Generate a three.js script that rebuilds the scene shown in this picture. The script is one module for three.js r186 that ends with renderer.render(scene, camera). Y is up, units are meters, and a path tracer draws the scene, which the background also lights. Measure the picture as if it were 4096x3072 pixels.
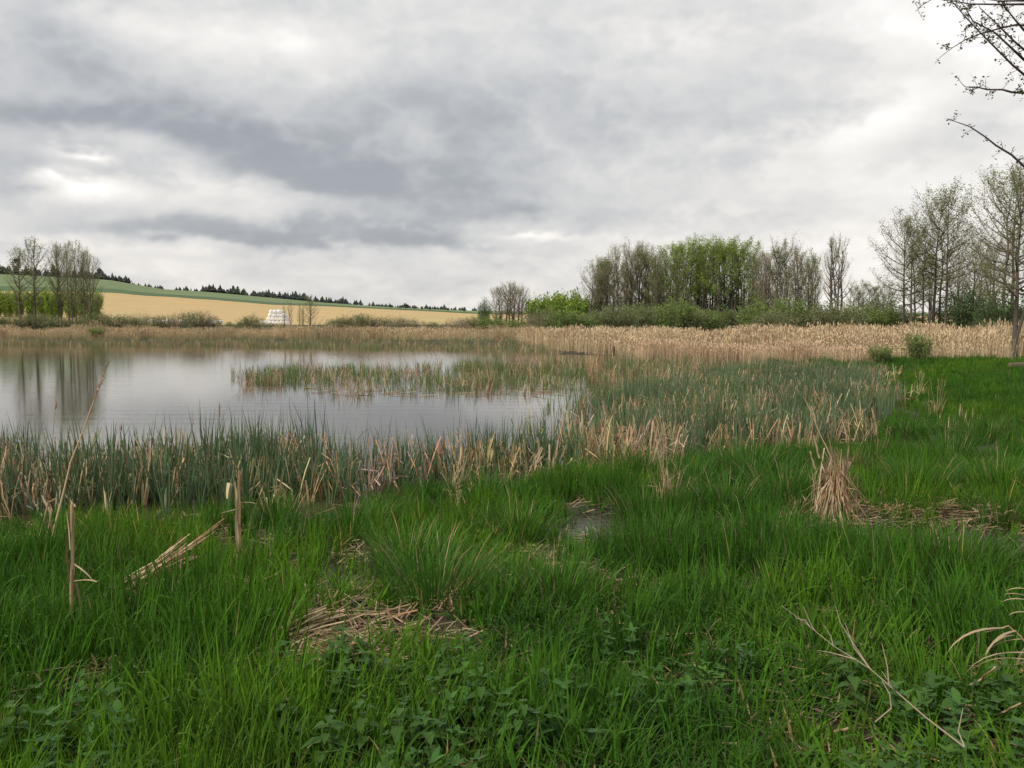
import * as THREE from 'three';
import { ImprovedNoise } from 'three/addons/math/ImprovedNoise.js';

// ---------------------------------------------------------------- random and noise
let seedState = 12345;
const seed = (n) => { seedState = (n * 2654435761) >>> 0; };
const rnd = () => { seedState = (seedState + 0x6D2B79F5) | 0; let t = Math.imul(seedState ^ (seedState >>> 15), 1 | seedState); t = (t + Math.imul(t ^ (t >>> 7), 61 | t)) ^ t; return ((t ^ (t >>> 14)) >>> 0) / 4294967296; };
const rr = (a, b) => a + (b - a) * rnd();
const pick = (a) => a[Math.floor(rnd() * a.length)];
const noiseGen = new ImprovedNoise();
const noise = (x, y, z = 0) => noiseGen.noise(x, y, z);
const fbm = (x, y, z, oct, gain = 0.5) => { let s = 0, a = 1, n = 0; for (let i = 0; i < oct; i++) { s += a * noise(x, y, z + i * 7.3); n += a; a *= gain; x *= 2.03; y *= 2.03; z *= 2.03; } return s / n; };
const clamp = (x, a, b) => Math.max(a, Math.min(b, x));
const sstep = (a, b, x) => { const t = clamp((x - a) / (b - a), 0, 1); return t * t * (3 - 2 * t); };
const lerp = (a, b, t) => a + (b - a) * t;
const table = (pts, x) => { if (x <= pts[0][0]) return pts[0][1]; for (let i = 1; i < pts.length; i++) if (x <= pts[i][0]) return lerp(pts[i - 1][1], pts[i][1], (x - pts[i - 1][0]) / (pts[i][0] - pts[i - 1][0])); return pts[pts.length - 1][1]; };
const srgb = (v) => { v /= 255; return v <= 0.04045 ? v / 12.92 : Math.pow((v + 0.055) / 1.055, 2.4); };

// ---------------------------------------------------------------- camera, sky, sun, exposure
const EYE = 1.95, PITCH = 4.28 * Math.PI / 180, FOV = 49.8;
const W = 2212, H = 1659, F = (H / 2) / Math.tan(FOV * Math.PI / 360);
const scene = new THREE.Scene();
const camera = new THREE.PerspectiveCamera(FOV, 4 / 3, 0.1, 9000);
camera.position.set(0, EYE, 0);
camera.rotation.set(-PITCH, 0, 0);
const renderer = new THREE.WebGLRenderer({ antialias: true });
renderer.toneMapping = THREE.LinearToneMapping;
renderer.toneMappingExposure = 1.0;
renderer.shadowMap.enabled = true;

const sun = new THREE.DirectionalLight(new THREE.Color(1.0, 0.95, 0.86), 3.5);
sun.position.set(-420, 520, 330);
sun.castShadow = true;
sun.shadow.radius = 22;
sun.shadow.mapSize.set(2048, 2048);
Object.assign(sun.shadow.camera, { left: -160, right: 160, top: 160, bottom: -160, near: 1, far: 1500 });
scene.add(sun);

// photo pixel (2212 wide) -> ray
const cosP = Math.cos(PITCH), sinP = Math.sin(PITCH);
function ray(u, v) { const x = (u - W / 2) / F, y = -(v - H / 2) / F; return [x, y * cosP - sinP, -(cosP + y * sinP)]; }
function ground(u, v, h = 0) { const d = ray(u, v), t = (h - EYE) / d[1]; return [d[0] * t, h, d[2] * t]; }
function at(u, v, depth) { const d = ray(u, v), t = depth / -d[2]; return new THREE.Vector3(d[0] * t, EYE + d[1] * t, -depth); }
const elev = (u, v) => { const d = ray(u, v); return d[1] / Math.hypot(d[0], d[2]); };
const xAt = (u, depth) => (u - W / 2) / F * depth / cosP * 0.9985;

// --- sky: layered grey clouds, darker soft masses, brighter gaps
const darkClouds = [ // u, v, radius u, radius v, tilt, strength
  [60, 262, 230, 34, 0.08, 0.30], [330, 275, 210, 48, 0.12, 0.28], [520, 330, 200, 52, 0.18, 0.34], [690, 372, 190, 40, 0.08, 0.30], [870, 350, 200, 90, 0.1, 0.22], [920, 440, 190, 45, 0.05, 0.24],
  [20, 395, 100, 55, 0, 0.26], [300, 180, 330, 70, 0.25, 0.16], [700, 210, 260, 70, 0.2, 0.12], [420, 506, 330, 24, 0.03, 0.36], [760, 498, 240, 34, 0, 0.26], [900, 520, 120, 26, 0.1, 0.2],
  [1000, 190, 240, 90, 0, 0.16], [1060, 330, 260, 110, 0, 0.16], [1590, 337, 55, 20, 0, 0.16], [1120, 438, 55, 14, 0, 0.14], [1250, 455, 250, 40, 0, 0.12], [1480, 28, 260, 40, 0.05, 0.13],
  [1380, 250, 200, 110, 0, 0.10], [2150, 232, 130, 34, -0.1, 0.12], [1700, 235, 210, 40, -0.2, 0.10], [1560, 440, 260, 30, 0, 0.09], [1050, 535, 110, 18, 0, 0.10], [1330, 500, 110, 18, 0, 0.10], [130, 90, 130, 80, 0.3, 0.12], [2050, 470, 200, 30, 0, 0.05],
];
const brightGaps = [
  [150, 336, 60, 12, 0.05, 0.34], [160, 402, 120, 26, 0, 0.28], [420, 425, 300, 40, 0.05, 0.13], [880, 275, 70, 50, 0.6, 0.13], [560, 90, 300, 60, 0.1, 0.10], [1850, 275, 190, 55, -0.35, 0.16], [2000, 60, 260, 110, 0.2, 0.15],
  [1180, 516, 90, 10, 0, 0.22], [900, 500, 60, 10, 0, 0.12], [1900, 400, 260, 60, 0, 0.08], [1460, 120, 140, 40, -0.2, 0.07], [640, 110, 70, 60, 0.8, 0.08], [1550, 300, 120, 24, 0, 0.08], [300, 545, 400, 10, 0.05, 0.05],
];
function skyAt(dx, dy, dz) {
  const el = Math.asin(clamp(dy, -1, 1)), az = Math.atan2(dx, -dz);
  // cloud-deck coordinates (a flat layer overhead): features flatten towards the horizon
  const k = 1 / (Math.max(dy, 0) + 0.16), cx = dx * k, cz = dz * k;
  const w1 = fbm(cx * 1.1 + 3.1, cz * 1.1, 1.7, 4), w2 = fbm(cx * 1.1 - 5.2, cz * 1.1, 9.1, 4);
  const f1 = fbm(az * 5 + w1 * 0.8, el * 11 + w2 * 0.8, 4.4, 6, 0.55), f2 = fbm(az * 12 + w2 * 1.5, el * 22, 2.2, 5, 0.6), f3 = fbm(az * 42 + f1 * 2, el * 60 + f2, 5.2, 4, 0.6);
  let g = 0.86 + 0.06 * Math.sin(clamp(el, 0, 1.2)) + 0.045 * clamp(az * 1.2, -0.6, 0.9);
  const deck = fbm(cx * 0.9, cz * 0.9 + 2.0, 6.0, 5, 0.55);
  const back = dz > 0.05 ? 1 : 0;
  // place of this direction in the picture plane, for cloud masses whose directions are known
  const fwd = -dz * cosP - dy * sinP;
  let inView = 0;
  if (fwd > 0.15) {
    const u = W / 2 + F * dx / fwd, v = H / 2 - F * (dy * cosP - dz * sinP * 1) / fwd;
    inView = sstep(3200, 2300, u) * sstep(-1100, -150, u) * sstep(-700, -40, v);
    const uu = u + 95 * w1 + 80 * f1 + 60 * f2 + 26 * f3, vv = v + 34 * w2 + 40 * f1 + 34 * f2 + 16 * f3;
    let s = 0, b = 0; const bil = 1 - 2.2 * Math.abs(noise(az * 11 + f1, el * 16 + f2, 3.3)) - 1.1 * Math.abs(noise(az * 26 + f2, el * 36, 6.1)) - 0.6 * Math.abs(noise(az * 58, el * 78 + f1, 2.1));
    for (const [a, c, ru, rv, t, m] of darkClouds) { const du = uu - a, dv = vv - c - t * du, q = (du / ru) ** 2 + (dv > 0 ? (dv / (rv * 0.75)) ** 2 : (dv / (rv * 1.35)) ** 2); if (q < 9) s += m * Math.exp(-q * 0.9); }
    for (const [a, c, ru, rv, t, m] of brightGaps) { const du = uu - a, dv = vv - c - t * du, q = (du / ru) ** 2 + (dv / rv) ** 2; if (q < 9) b += m * Math.exp(-q); }
    g += inView * (b * 0.6 - 0.17 * (1 - Math.exp(-1.8 * s)) - 0.11 * sstep(0.05, 0.5, s + 0.20 * f1 + 0.20 * f2 + 0.08 * f3) + 0.05 * bil * (0.35 + Math.min(1, s * 2)));
    g += 0.03 * Math.exp(-((el / 0.075) ** 2));
  }
  g += (1 - inView) * (deck * 0.34 - 0.05) + inView * deck * 0.10;
  const fl = lerp(0.715, 0.68, sstep(0.15, 0.26, el)); if (g < fl) g = fl - 0.04 * (1 - Math.exp(-(fl - g) / 0.04));
  const nz = f1 * 0.09 + f2 * 0.075 + f3 * 0.034; g += nz < 0 && g < 0.76 ? nz * lerp(0.35, 1, sstep(0.68, 0.76, g)) : nz;
  g = clamp(g, 0.62, 1.03);
  // grey level -> cloud colour: the thick parts are bluish grey, the lit parts warm near the horizon
  const low = Math.exp(-Math.max(el, 0) * 9);
  const l = Math.pow(g, 2.25) * 1.02, blue = clamp((0.87 - g) * 0.5, -0.02, 0.14);
  return [l * (1 - blue + 0.035 * low), l * (1 - 0.25 * blue + 0.0 * low), l * (1 + blue * 0.75 - 0.05 * low)];
}
{
  const SW = 3072, SH = 1536, data = new Float32Array(SW * SH * 4);
  for (let j = 0; j < SH; j++) {
    const el = ((j + 0.5) / SH - 0.5) * Math.PI, ce = Math.cos(el), se = Math.sin(el);
    for (let i = 0; i < SW; i++) {
      const o = (j * SW + i) * 4;
      if (el < -0.06) { data[o] = 0.2; data[o + 1] = 0.21; data[o + 2] = 0.19; data[o + 3] = 1; continue; }
      const ph = ((i + 0.5) / SW - 0.5) * 2 * Math.PI; // three.js: u = atan2(z, x) / 2pi + 0.5
      const c = skyAt(ce * Math.cos(ph), se, ce * Math.sin(ph));
      data[o] = c[0]; data[o + 1] = c[1]; data[o + 2] = c[2]; data[o + 3] = 1;
    }
  }
  const tex = new THREE.DataTexture(data, SW, SH, THREE.RGBAFormat, THREE.FloatType);
  tex.mapping = THREE.EquirectangularReflectionMapping;
  tex.minFilter = tex.magFilter = THREE.LinearFilter;
  tex.wrapS = THREE.RepeatWrapping;
  tex.needsUpdate = true;
  scene.background = tex;
  scene.environment = tex;
}

// ---------------------------------------------------------------- bookkeeping
const used = {};
function numbered(name) { const n = used[name] = (used[name] ?? -1) + 1; return n ? name + '_' + String(n).padStart(3, '0') : name; }
function tag(o, label, category, group, kind) { o.userData.label = label; o.userData.category = category; if (group) o.userData.group = group; if (kind) o.userData.kind = kind; return o; }
function shadows(o) { o.traverse((m) => { if (m.isMesh) { m.castShadow = true; m.receiveShadow = true; } }); return o; }
function top(o, name, label, category, group, kind) { o.name = numbered(name); tag(o, label, category, group, kind); scene.add(shadows(o)); return o; }
function part(parent, name, geo, mat) { const m = new THREE.Mesh(geo, mat); m.name = name; parent.add(m); return m; }

// ---------------------------------------------------------------- geometry builder
class GB {
  constructor() { this.p = []; this.c = []; this.i = []; this.uv = []; }
  v(x, y, z, c, s = 0, t = 0) { this.p.push(x, y, z); this.c.push(c[0], c[1], c[2]); this.uv.push(s, t); return this.p.length / 3 - 1; }
  tri(a, b, c) { this.i.push(a, b, c); }
  quad(a, b, c, d) { this.i.push(a, b, c, a, c, d); }
  // a leaf blade: curves over from its base; lean and curve in radians from upright
  blade(x, y, z, az, len, w, lean, curve, c, segs = 4, twist = 0, kink = 0, kinkAt = 0.5, blunt = false) {
    let px = x, py = y, pz = z; const step = len / segs, ca = Math.cos(az), sa = Math.sin(az); let prev = null;
    for (let s = 0; s <= segs; s++) {
      const t = s / segs, tw = twist * t;
      const prof = blunt ? (t < 0.85 ? 1 : 0.75) : (t < 0.3 ? 0.72 + 0.28 * t / 0.3 : Math.max(0.02, 1 - Math.pow((t - 0.3) / 0.7, 1.7)));
      const th = lean + curve * t * t + (t > kinkAt ? kink : 0), hw = w * 0.5 * prof;
      const sx = -sa * Math.cos(tw) + ca * Math.cos(th) * Math.sin(tw), sy = -Math.sin(th) * Math.sin(tw), sz = ca * Math.cos(tw) + sa * Math.cos(th) * Math.sin(tw);
      if (s === segs && !blunt) { const a = this.v(px, py, pz, c, 0.5, t); this.tri(prev[0], prev[1], a); break; }
      const a = this.v(px - sx * hw, py - sy * hw, pz - sz * hw, c, 0, t), b = this.v(px + sx * hw, py + sy * hw, pz + sz * hw, c, 1, t);
      if (prev) this.quad(prev[0], prev[1], b, a);
      prev = [a, b];
      const th2 = lean + curve * (t + 0.5 / segs) ** 2 + (t + 0.5 / segs > kinkAt ? kink : 0);
      px += Math.sin(th2) * ca * step; pz += Math.sin(th2) * sa * step; py += Math.cos(th2) * step;
    }
  }
  tube(pts, radii, sides, c, cap = false) {
    const n = pts.length, T = new THREE.Vector3(), A = new THREE.Vector3(), B = new THREE.Vector3(); let prev = null;
    for (let k = 0; k < n; k++) {
      T.copy(pts[Math.min(k + 1, n - 1)]).sub(pts[Math.max(k - 1, 0)]).normalize();
      if (Math.abs(T.y) > 0.9) A.set(1, 0, 0); else A.set(0, 1, 0);
      B.crossVectors(T, A).normalize(); A.crossVectors(B, T).normalize();
      const ring = [], r = radii[k], col = Array.isArray(c[0]) ? c[k] : c;
      for (let s = 0; s < sides; s++) { const a = s / sides * 2 * Math.PI, ca = Math.cos(a) * r, sa = Math.sin(a) * r; ring.push(this.v(pts[k].x + A.x * ca + B.x * sa, pts[k].y + A.y * ca + B.y * sa, pts[k].z + A.z * ca + B.z * sa, col, s / sides, k)); }
      if (prev) for (let s = 0; s < sides; s++) { const q = (s + 1) % sides; this.quad(prev[s], prev[q], ring[q], ring[s]); }
      if (cap && k === n - 1) for (let s = 1; s < sides - 1; s++) this.tri(ring[0], ring[s], ring[s + 1]);
      prev = ring;
    }
  }
  // a small leaf: a pointed quad with its own random attitude
  leaf(x, y, z, size, c) {
    const az = rnd() * 6.283, el = rr(-0.9, 0.9), ca = Math.cos(az), sa = Math.sin(az), ce = Math.cos(el), se = Math.sin(el), ro = rr(-1, 1), k = size * 0.32;
    const dx = ca * ce * size, dy = se * size, dz = sa * ce * size, qx = -sa * k, qy = ro * k * 0.6, qz = ca * k;
    const a = this.v(x, y, z, c), b = this.v(x + dx * 0.45 + qx, y + dy * 0.45 + qy, z + dz * 0.45 + qz, c), d = this.v(x + dx * 0.45 - qx, y + dy * 0.45 - qy, z + dz * 0.45 - qz, c), e = this.v(x + dx, y + dy, z + dz, c);
    this.tri(a, b, d); this.tri(b, e, d);
  }
  twig(a, b, w, c) { // a thin three-cornered spike
    const T = new THREE.Vector3().subVectors(b, a), P = new THREE.Vector3(rnd() - 0.5, rnd() - 0.5, rnd() - 0.5).cross(T).normalize().multiplyScalar(w);
    const i = this.v(a.x - P.x, a.y - P.y, a.z - P.z, c), j = this.v(a.x + P.x, a.y + P.y, a.z + P.z, c), k = this.v(b.x, b.y, b.z, c); this.tri(i, j, k);
  }
  geo(smooth = true) {
    const g = new THREE.BufferGeometry();
    g.setAttribute('position', new THREE.Float32BufferAttribute(this.p, 3)); g.setAttribute('color', new THREE.Float32BufferAttribute(this.c, 3)); g.setAttribute('uv', new THREE.Float32BufferAttribute(this.uv, 2));
    g.setIndex(this.i); g.computeVertexNormals(); return g;
  }
}
const V = (x, y, z) => new THREE.Vector3(x, y, z);
const tint = (c, a = 0.2) => { const k = 1 + rr(-a, a), h = rr(-a, a) * 0.35; return [c[0] * k * (1 + h), c[1] * k, c[2] * k * (1 - h)]; };

// ---------------------------------------------------------------- materials
const D = THREE.DoubleSide;
const leafMat = (t = 0.4, coat = 0.0, cr = 0.45) => new THREE.MeshPhysicalMaterial({ vertexColors: true, roughness: 0.95, transmission: t, thickness: 0, clearcoat: coat, clearcoatRoughness: cr, specularIntensity: 0.25, side: D });
const M = {
  grass: leafMat(0.4, 0.04, 0.34), cattail: leafMat(0.25, 0.14, 0.45), foliage: leafMat(0.5), straw: new THREE.MeshStandardMaterial({ vertexColors: true, roughness: 0.8, side: D }),
  bark: new THREE.MeshStandardMaterial({ vertexColors: true, roughness: 0.95, side: D }), nettle: leafMat(0.3, 0.04, 0.6),
};
// noise texture helper
function noiseTex(n, fn, srgbSpace = true) {
  const d = new Uint8Array(n * n * 4);
  for (let j = 0; j < n; j++) for (let i = 0; i < n; i++) { const c = fn(i / n, j / n), o = (j * n + i) * 4; d[o] = clamp(c[0], 0, 1) * 255; d[o + 1] = clamp(c[1], 0, 1) * 255; d[o + 2] = clamp(c[2], 0, 1) * 255; d[o + 3] = 255; }
  const t = new THREE.DataTexture(d, n, n); t.wrapS = t.wrapT = THREE.RepeatWrapping; t.magFilter = THREE.LinearFilter; t.minFilter = THREE.LinearMipmapLinearFilter; t.generateMipmaps = true; if (srgbSpace) t.colorSpace = THREE.SRGBColorSpace; t.needsUpdate = true; return t;
}
const tile = (x, y, f, z, oct) => { // tileable fbm
  const a = x * 2 * Math.PI, b = y * 2 * Math.PI, r = f / 6.283; return fbm(Math.cos(a) * r + Math.cos(b) * r * 0.7, Math.sin(a) * r + 11, Math.sin(b) * r + z + Math.cos(b) * r * 0.7, oct, 0.6);
};

// ---------------------------------------------------------------- terrain
const pond = [[-700, 1150], [0, 1140], [650, 1120], [900, 1075], [1150, 1055], [1500, 1010], [1850, 975], [1905, 880], [1885, 812], [1760, 792], [1450, 768], [1215, 766], [1190, 748], [620, 742], [0, 740], [-700, 740]].map(([u, v]) => { const p = ground(u, v, 0); return [p[0], p[2]]; });
function sdPond(x, z) { // negative on the water
  let d = 1e9, inside = false;
  for (let i = 0, j = pond.length - 1; i < pond.length; j = i++) {
    const [ax, az] = pond[j], [bx, bz] = pond[i], ex = bx - ax, ez = bz - az, t = clamp(((x - ax) * ex + (z - az) * ez) / (ex * ex + ez * ez), 0, 1);
    d = Math.min(d, Math.hypot(x - ax - ex * t, z - az - ez * t));
    if ((az > z) !== (bz > z) && x < (bx - ax) * (z - az) / (bz - az) + ax) inside = !inside;
  }
  return inside ? -d : d;
}
const puddles = [[1300, 1150, 0.7, 0.42], [2085, 1165, 0.75, 0.5], [735, 1265, 0.4, 0.34], [1570, 1170, 0.4, 0.26]].map(([u, v, a, b]) => { const p = ground(u, v, 0.1); return { x: p[0], z: p[2], a, b }; });
const skyline = [[-1500, 560], [0, 592], [120, 598], [240, 605], [355, 625], [450, 631], [560, 641], [700, 654], [830, 663], [950, 669], [1030, 672], [1300, 674], [2212, 676], [4000, 676]];
const yellowTop = [[-1500, 620], [0, 628], [242, 631], [295, 636], [450, 646], [594, 658], [701, 661], [943, 673], [1031, 678], [1300, 681], [2212, 682], [4000, 682]];
const R0 = 262, R1 = 900, R2 = 1000, R3 = 1750;
function height(x, z) {
  const r = Math.hypot(x, z);
  let h = 0;
  if (r < 140) {
    const s = sdPond(x, z);
    h = s < 0 ? Math.max(-0.6, s * 0.22) : 0.03 + 0.16 * sstep(0, 4, s) + 0.12 * sstep(4, 30, s);
    if (r < 60) { h += 0.05 * noise(x * 0.55, z * 0.55, 3) * sstep(-0.3, 1.5, s) + 0.03 * noise(x * 1.7, z * 1.7, 8) * sstep(-0.3, 1, s); for (const p of puddles) h -= 0.16 * Math.exp(-(((x - p.x) / p.a) ** 2 + ((z - p.z) / p.b) ** 2)); }
  } else h = 0.3;
  if (r > 90) {
    const zf = Math.min(z, -0.3 * r), u = z < 0 ? clamp(W / 2 + F * x / -zf, -1500, 4000) : (x < 0 ? -1500 : 4000);
    const hy = EYE + R1 * elev(u, table(yellowTop, u)), hs = EYE + R3 * elev(u, table(skyline, u)), hd = R2 * lerp(hy / R1, hs / R3, 0.24);
    let t;
    if (r < R0) t = lerp(0.3, 1.0, sstep(90, R0, r));
    else if (r < R1) { const q = (r - R0) / (R1 - R0); t = lerp(1.0, hy, q * (0.35 + 0.65 * q)); }
    else if (r < R2) t = lerp(hy, hd, (r - R1) / (R2 - R1));
    else if (r < R3) t = lerp(hd, hs, (r - R2) / (R3 - R2));
    else t = hs * (1 - 0.9 * sstep(R3, 5000, r));
    h = lerp(h, t, sstep(90, 140, r));
  }
  return h;
}
const onGround = (u, v) => { let p = ground(u, v, 0.15); for (let i = 0; i < 3; i++) p = ground(u, v, height(p[0], p[2])); return V(p[0], p[1], p[2]); };

function polarSheet(r0, r1, rings, a0, a1, cols, lift, colFn, edge = 0) {
  const g = new GB();
  for (let i = 0; i <= rings; i++) for (let j = 0; j <= cols; j++) {
    const a = lerp(a0, a1, j / cols), t = i / rings; let r = lerp(r0, r1, t);
    if (edge && (i === 0 || i === rings)) r += edge * noise(a * 40, i * 3.3, 2);
    const x = Math.sin(a) * r, z = -Math.cos(a) * r, c = colFn(x, z, r, a);
    g.v(x, height(x, z) + lift, z, c, x / 3, z / 3);
  }
  for (let i = 0; i < rings; i++) for (let j = 0; j < cols; j++) { const a = i * (cols + 1) + j; g.quad(a, a + 1, a + cols + 2, a + cols + 1); }
  return g.geo();
}
const mudTex = noiseTex(512, (x, y) => { const n = tile(x, y, 14, 3, 5), m = tile(x, y, 50, 8, 3), s = 0.62 + 0.5 * n + 0.35 * m; return [s, s * 0.97, s * 0.9]; });
{
  // near and far ground as one sheet, rings growing with distance
  const g = new GB(), rs = [0]; let r = 0.25; while (r < 6000) { rs.push(r); r += r < 14 ? 0.22 : r * 0.028; }
  const as = []; for (let a = -Math.PI; a < Math.PI - 0.001;) { as.push(a); a += Math.abs(a + 0.003) < 0.75 ? 0.0075 : 0.06; }
  for (const rad of rs) for (const a of as) {
    const x = Math.sin(a) * rad, z = -Math.cos(a) * rad, y = height(x, z);
    const n = noise(x * 0.3, z * 0.3, 5) * 0.5 + 0.5, mud = [0.075 + 0.05 * n, 0.055 + 0.03 * n, 0.036 + 0.015 * n], lawn = [0.055, 0.115, 0.03];
    const k = sstep(30, 60, rad) * sstep(0, 6, rad < 140 ? sdPond(x, z) : 10);
    g.v(x, y, z, [0, 1, 2].map((q) => lerp(mud[q], lawn[q], k)), x / 2.2, z / 2.2);
  }
  const n = as.length;
  for (let i = 0; i < rs.length - 1; i++) for (let j = 0; j < n; j++) { const a = i * n + j, b = i * n + (j + 1) % n; g.quad(a, b, b + n, a + n); }
  top(new THREE.Mesh(g.geo(), new THREE.MeshStandardMaterial({ vertexColors: true, map: mudTex, bumpMap: mudTex, bumpScale: 0.02, roughness: 0.85, side: D })), 'ground', 'muddy marsh ground rising to low hills behind the pond', 'ground', null, 'structure');
}
const fieldTex = noiseTex(256, (x, y) => { const n = 0.82 + 0.3 * tile(x, y, 8, 3, 4); return [n, n, n]; });
const fieldMat = new THREE.MeshStandardMaterial({ vertexColors: true, map: fieldTex, roughness: 0.95, side: D });
const AZ0 = -0.8, AZ1 = 0.75;
top(new THREE.Mesh(polarSheet(R0, R1, 150, AZ0, AZ1, 220, 0.12, (x, z, r, a) => {
  const s = noise(a * 7, r * 0.018, 1) * 0.6 + noise(a * 16, r * 0.05, 4) * 0.4, green = sstep(0.06, 0.4, s) * 0.75;
  return [lerp(0.70, 0.54, green), lerp(0.49, 0.47, green), lerp(0.21, 0.185, green)].map((q) => q * (1 + 0.10 * noise(a * 3, r * 0.11, 12) + 0.06 * noise(a * 60, r * 0.03, 15)));
}), fieldMat), 'stubble_field', 'pale yellow field sloping up behind the white bales', 'field', null, 'structure');
top(new THREE.Mesh(polarSheet(R1 - 12, R2 + 6, 10, AZ0, AZ1, 220, 0.3, (x, z, r, a) => { const n = noise(a * 30, r * 0.02, 7); return [0.085 + 0.015 * n, 0.165 + 0.02 * n, 0.058]; }, 9), fieldMat), 'crop_field', 'dark green strip of young crop above the yellow field', 'field', null, 'structure');
top(new THREE.Mesh(polarSheet(R2, R3 + 30, 24, AZ0, AZ1, 220, 0.5, (x, z, r, a) => { const n = noise(a * 12, r * 0.01, 9); return [0.19 + 0.03 * n, 0.27 + 0.03 * n, 0.10]; }, 9), fieldMat), 'crop_field', 'lighter green crop reaching up to the dark conifers', 'field', null, 'structure');

// water
const rip = noiseTex(512, (x, y) => { const n = 0.5 + 0.55 * tile(x, y, 22, 2, 4); return [n, n, n]; }, false);
{
  const g = new THREE.PlaneGeometry(320, 110, 1, 1).rotateX(-Math.PI / 2); g.translate(0, 0, -58);
  const uv = g.attributes.uv, p = g.attributes.position; for (let i = 0; i < uv.count; i++) uv.setXY(i, p.getX(i) / 3.2, p.getZ(i) / 1.6);
  top(new THREE.Mesh(g, new THREE.MeshPhysicalMaterial({ color: new THREE.Color().setRGB(0.05, 0.042, 0.022), roughness: 0.03, ior: 1.33, bumpMap: rip, bumpScale: 0.0013, side: D })), 'pond_water', 'still pond water mirroring grey clouds and reeds', 'water', null, 'structure');
  for (const p of puddles) {
    const c = new THREE.CircleGeometry(1, 28).rotateX(-Math.PI / 2); c.scale(p.a * 1.5, 1, p.b * 1.5);
    const y = height(p.x, p.z) + 0.125; c.translate(p.x, y, p.z);
    top(new THREE.Mesh(c, new THREE.MeshPhysicalMaterial({ color: new THREE.Color().setRGB(0.035, 0.028, 0.018), roughness: 0.12, ior: 1.33, bumpMap: rip, bumpScale: 0.01 })), 'puddle', 'shallow puddle of dark water between the grass', 'water', 'puddles in the marsh', 'structure');
  }
}

// ---------------------------------------------------------------- instanced vegetation (stuff)
function scatter(name, geo, mat, places, label, category) { // places: [x, y, z, turn, scale, scaleY, color|null, leanx, leanz]
  const m = new THREE.InstancedMesh(geo, mat, places.length), M4 = new THREE.Matrix4(), q = new THREE.Quaternion(), e = new THREE.Euler();
  places.forEach((p, i) => { e.set(p[7] || 0, p[3], p[8] || 0, 'YXZ'); q.setFromEuler(e); M4.compose(V(p[0], p[1], p[2]), q, V(p[4], p[5], p[4])); m.setMatrixAt(i, M4); m.setColorAt(i, new THREE.Color().setRGB(...(p[6] || [1, 1, 1]))); });
  return top(m, name, label, category, null, 'stuff');
}
function group(name, label, category, items) { // several scatters that make up one mass
  const g = new THREE.Group();
  items.forEach(([partName, geo, mat, places]) => { if (!places.length) return; const s = scatter(partName, geo, mat, places); scene.remove(s); s.name = partName; s.userData = { kind: 'stuff' }; g.add(s); });
  return top(g, name, label, category, null, 'stuff');
}
const inPoly = (poly, x, z) => { let c = false; for (let i = 0, j = poly.length - 1; i < poly.length; j = i++) { const [ax, az] = poly[j], [bx, bz] = poly[i]; if ((az > z) !== (bz > z) && x < (bx - ax) * (z - az) / (bz - az) + ax) c = !c; } return c; };
const polyOf = (pts, h = 0) => pts.map(([u, v]) => { const p = ground(u, v, h); return [p[0], p[2]]; });
function fill(poly, perM2, keep) { // random points inside a ground polygon
  const xs = poly.map((p) => p[0]), zs = poly.map((p) => p[1]), x0 = Math.min(...xs), x1 = Math.max(...xs), z0 = Math.min(...zs), z1 = Math.max(...zs), n = Math.round((x1 - x0) * (z1 - z0) * perM2), out = [];
  for (let i = 0; i < n; i++) { const x = rr(x0, x1), z = rr(z0, z1); const w = 0.045 * Math.abs(z); if (inPoly(poly, x + w * fbm(x * 0.9, z * 0.9, 4.4, 2), z + w * 1.6 * fbm(x * 0.9, z * 0.9, 9.4, 2)) && (!keep || keep(x, z))) out.push([x, z]); }
  return out;
}
const G = { grass: [0.054, 0.148, 0.006], grassY: [0.105, 0.215, 0.030], cattail: [0.088, 0.138, 0.060], straw: [0.37, 0.26, 0.15], pale: [0.50, 0.385, 0.24], brown: [0.24, 0.145, 0.075] };

// --- grass patches: many tufts of blades in one clump
function patch(tufts, per, radius, hMin, hMax, w, base, segs, curl = 1) {
  const g = new GB();
  for (let k = 0; k < tufts; k++) {
    const ta = rnd() * 6.283, tr = radius * Math.sqrt(rnd()), tx = Math.cos(ta) * tr, tz = Math.sin(ta) * tr, hs = (1.12 - 0.45 * (tr / radius)) * rr(0.8, 1.15), tc = tint(base, 0.22), drift = rnd() * 6.283, push = rr(0, 0.16);
    for (let i = 0; i < per; i++) {
      const a = rnd() * 6.283, rad = 0.055 * Math.sqrt(rnd()), len = rr(hMin, hMax) * hs, bend = rnd() < 0.26 * curl, col = rnd() < 0.028 ? tint([0.30, 0.27, 0.11], 0.25) : tint(tc, 0.2);
      g.blade(tx + Math.cos(a) * rad, -0.04, tz + Math.sin(a) * rad, rnd() < 0.35 ? drift : a + rr(-0.8, 0.8), len, w * rr(0.55, 1.2), rr(0.02, 0.34) + push, bend ? rr(0.9, 2.2) : rr(0.05, 0.6), col, segs, rr(-0.9, 0.9));
    }
  }
  return g.geo();
}
seed(11);
const nearTufts = Array.from({ length: 6 }, () => patch(11, 12, 0.30, 0.20, 0.50, 0.0125, G.grass, 6));
const midTufts = Array.from({ length: 6 }, () => patch(17, 16, 0.42, 0.16, 0.42, 0.0095, G.grass, 4, 0.8));
const farTufts = Array.from({ length: 4 }, () => patch(40, 13, 0.9, 0.14, 0.36, 0.012, G.grass, 3, 0.6));

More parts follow.
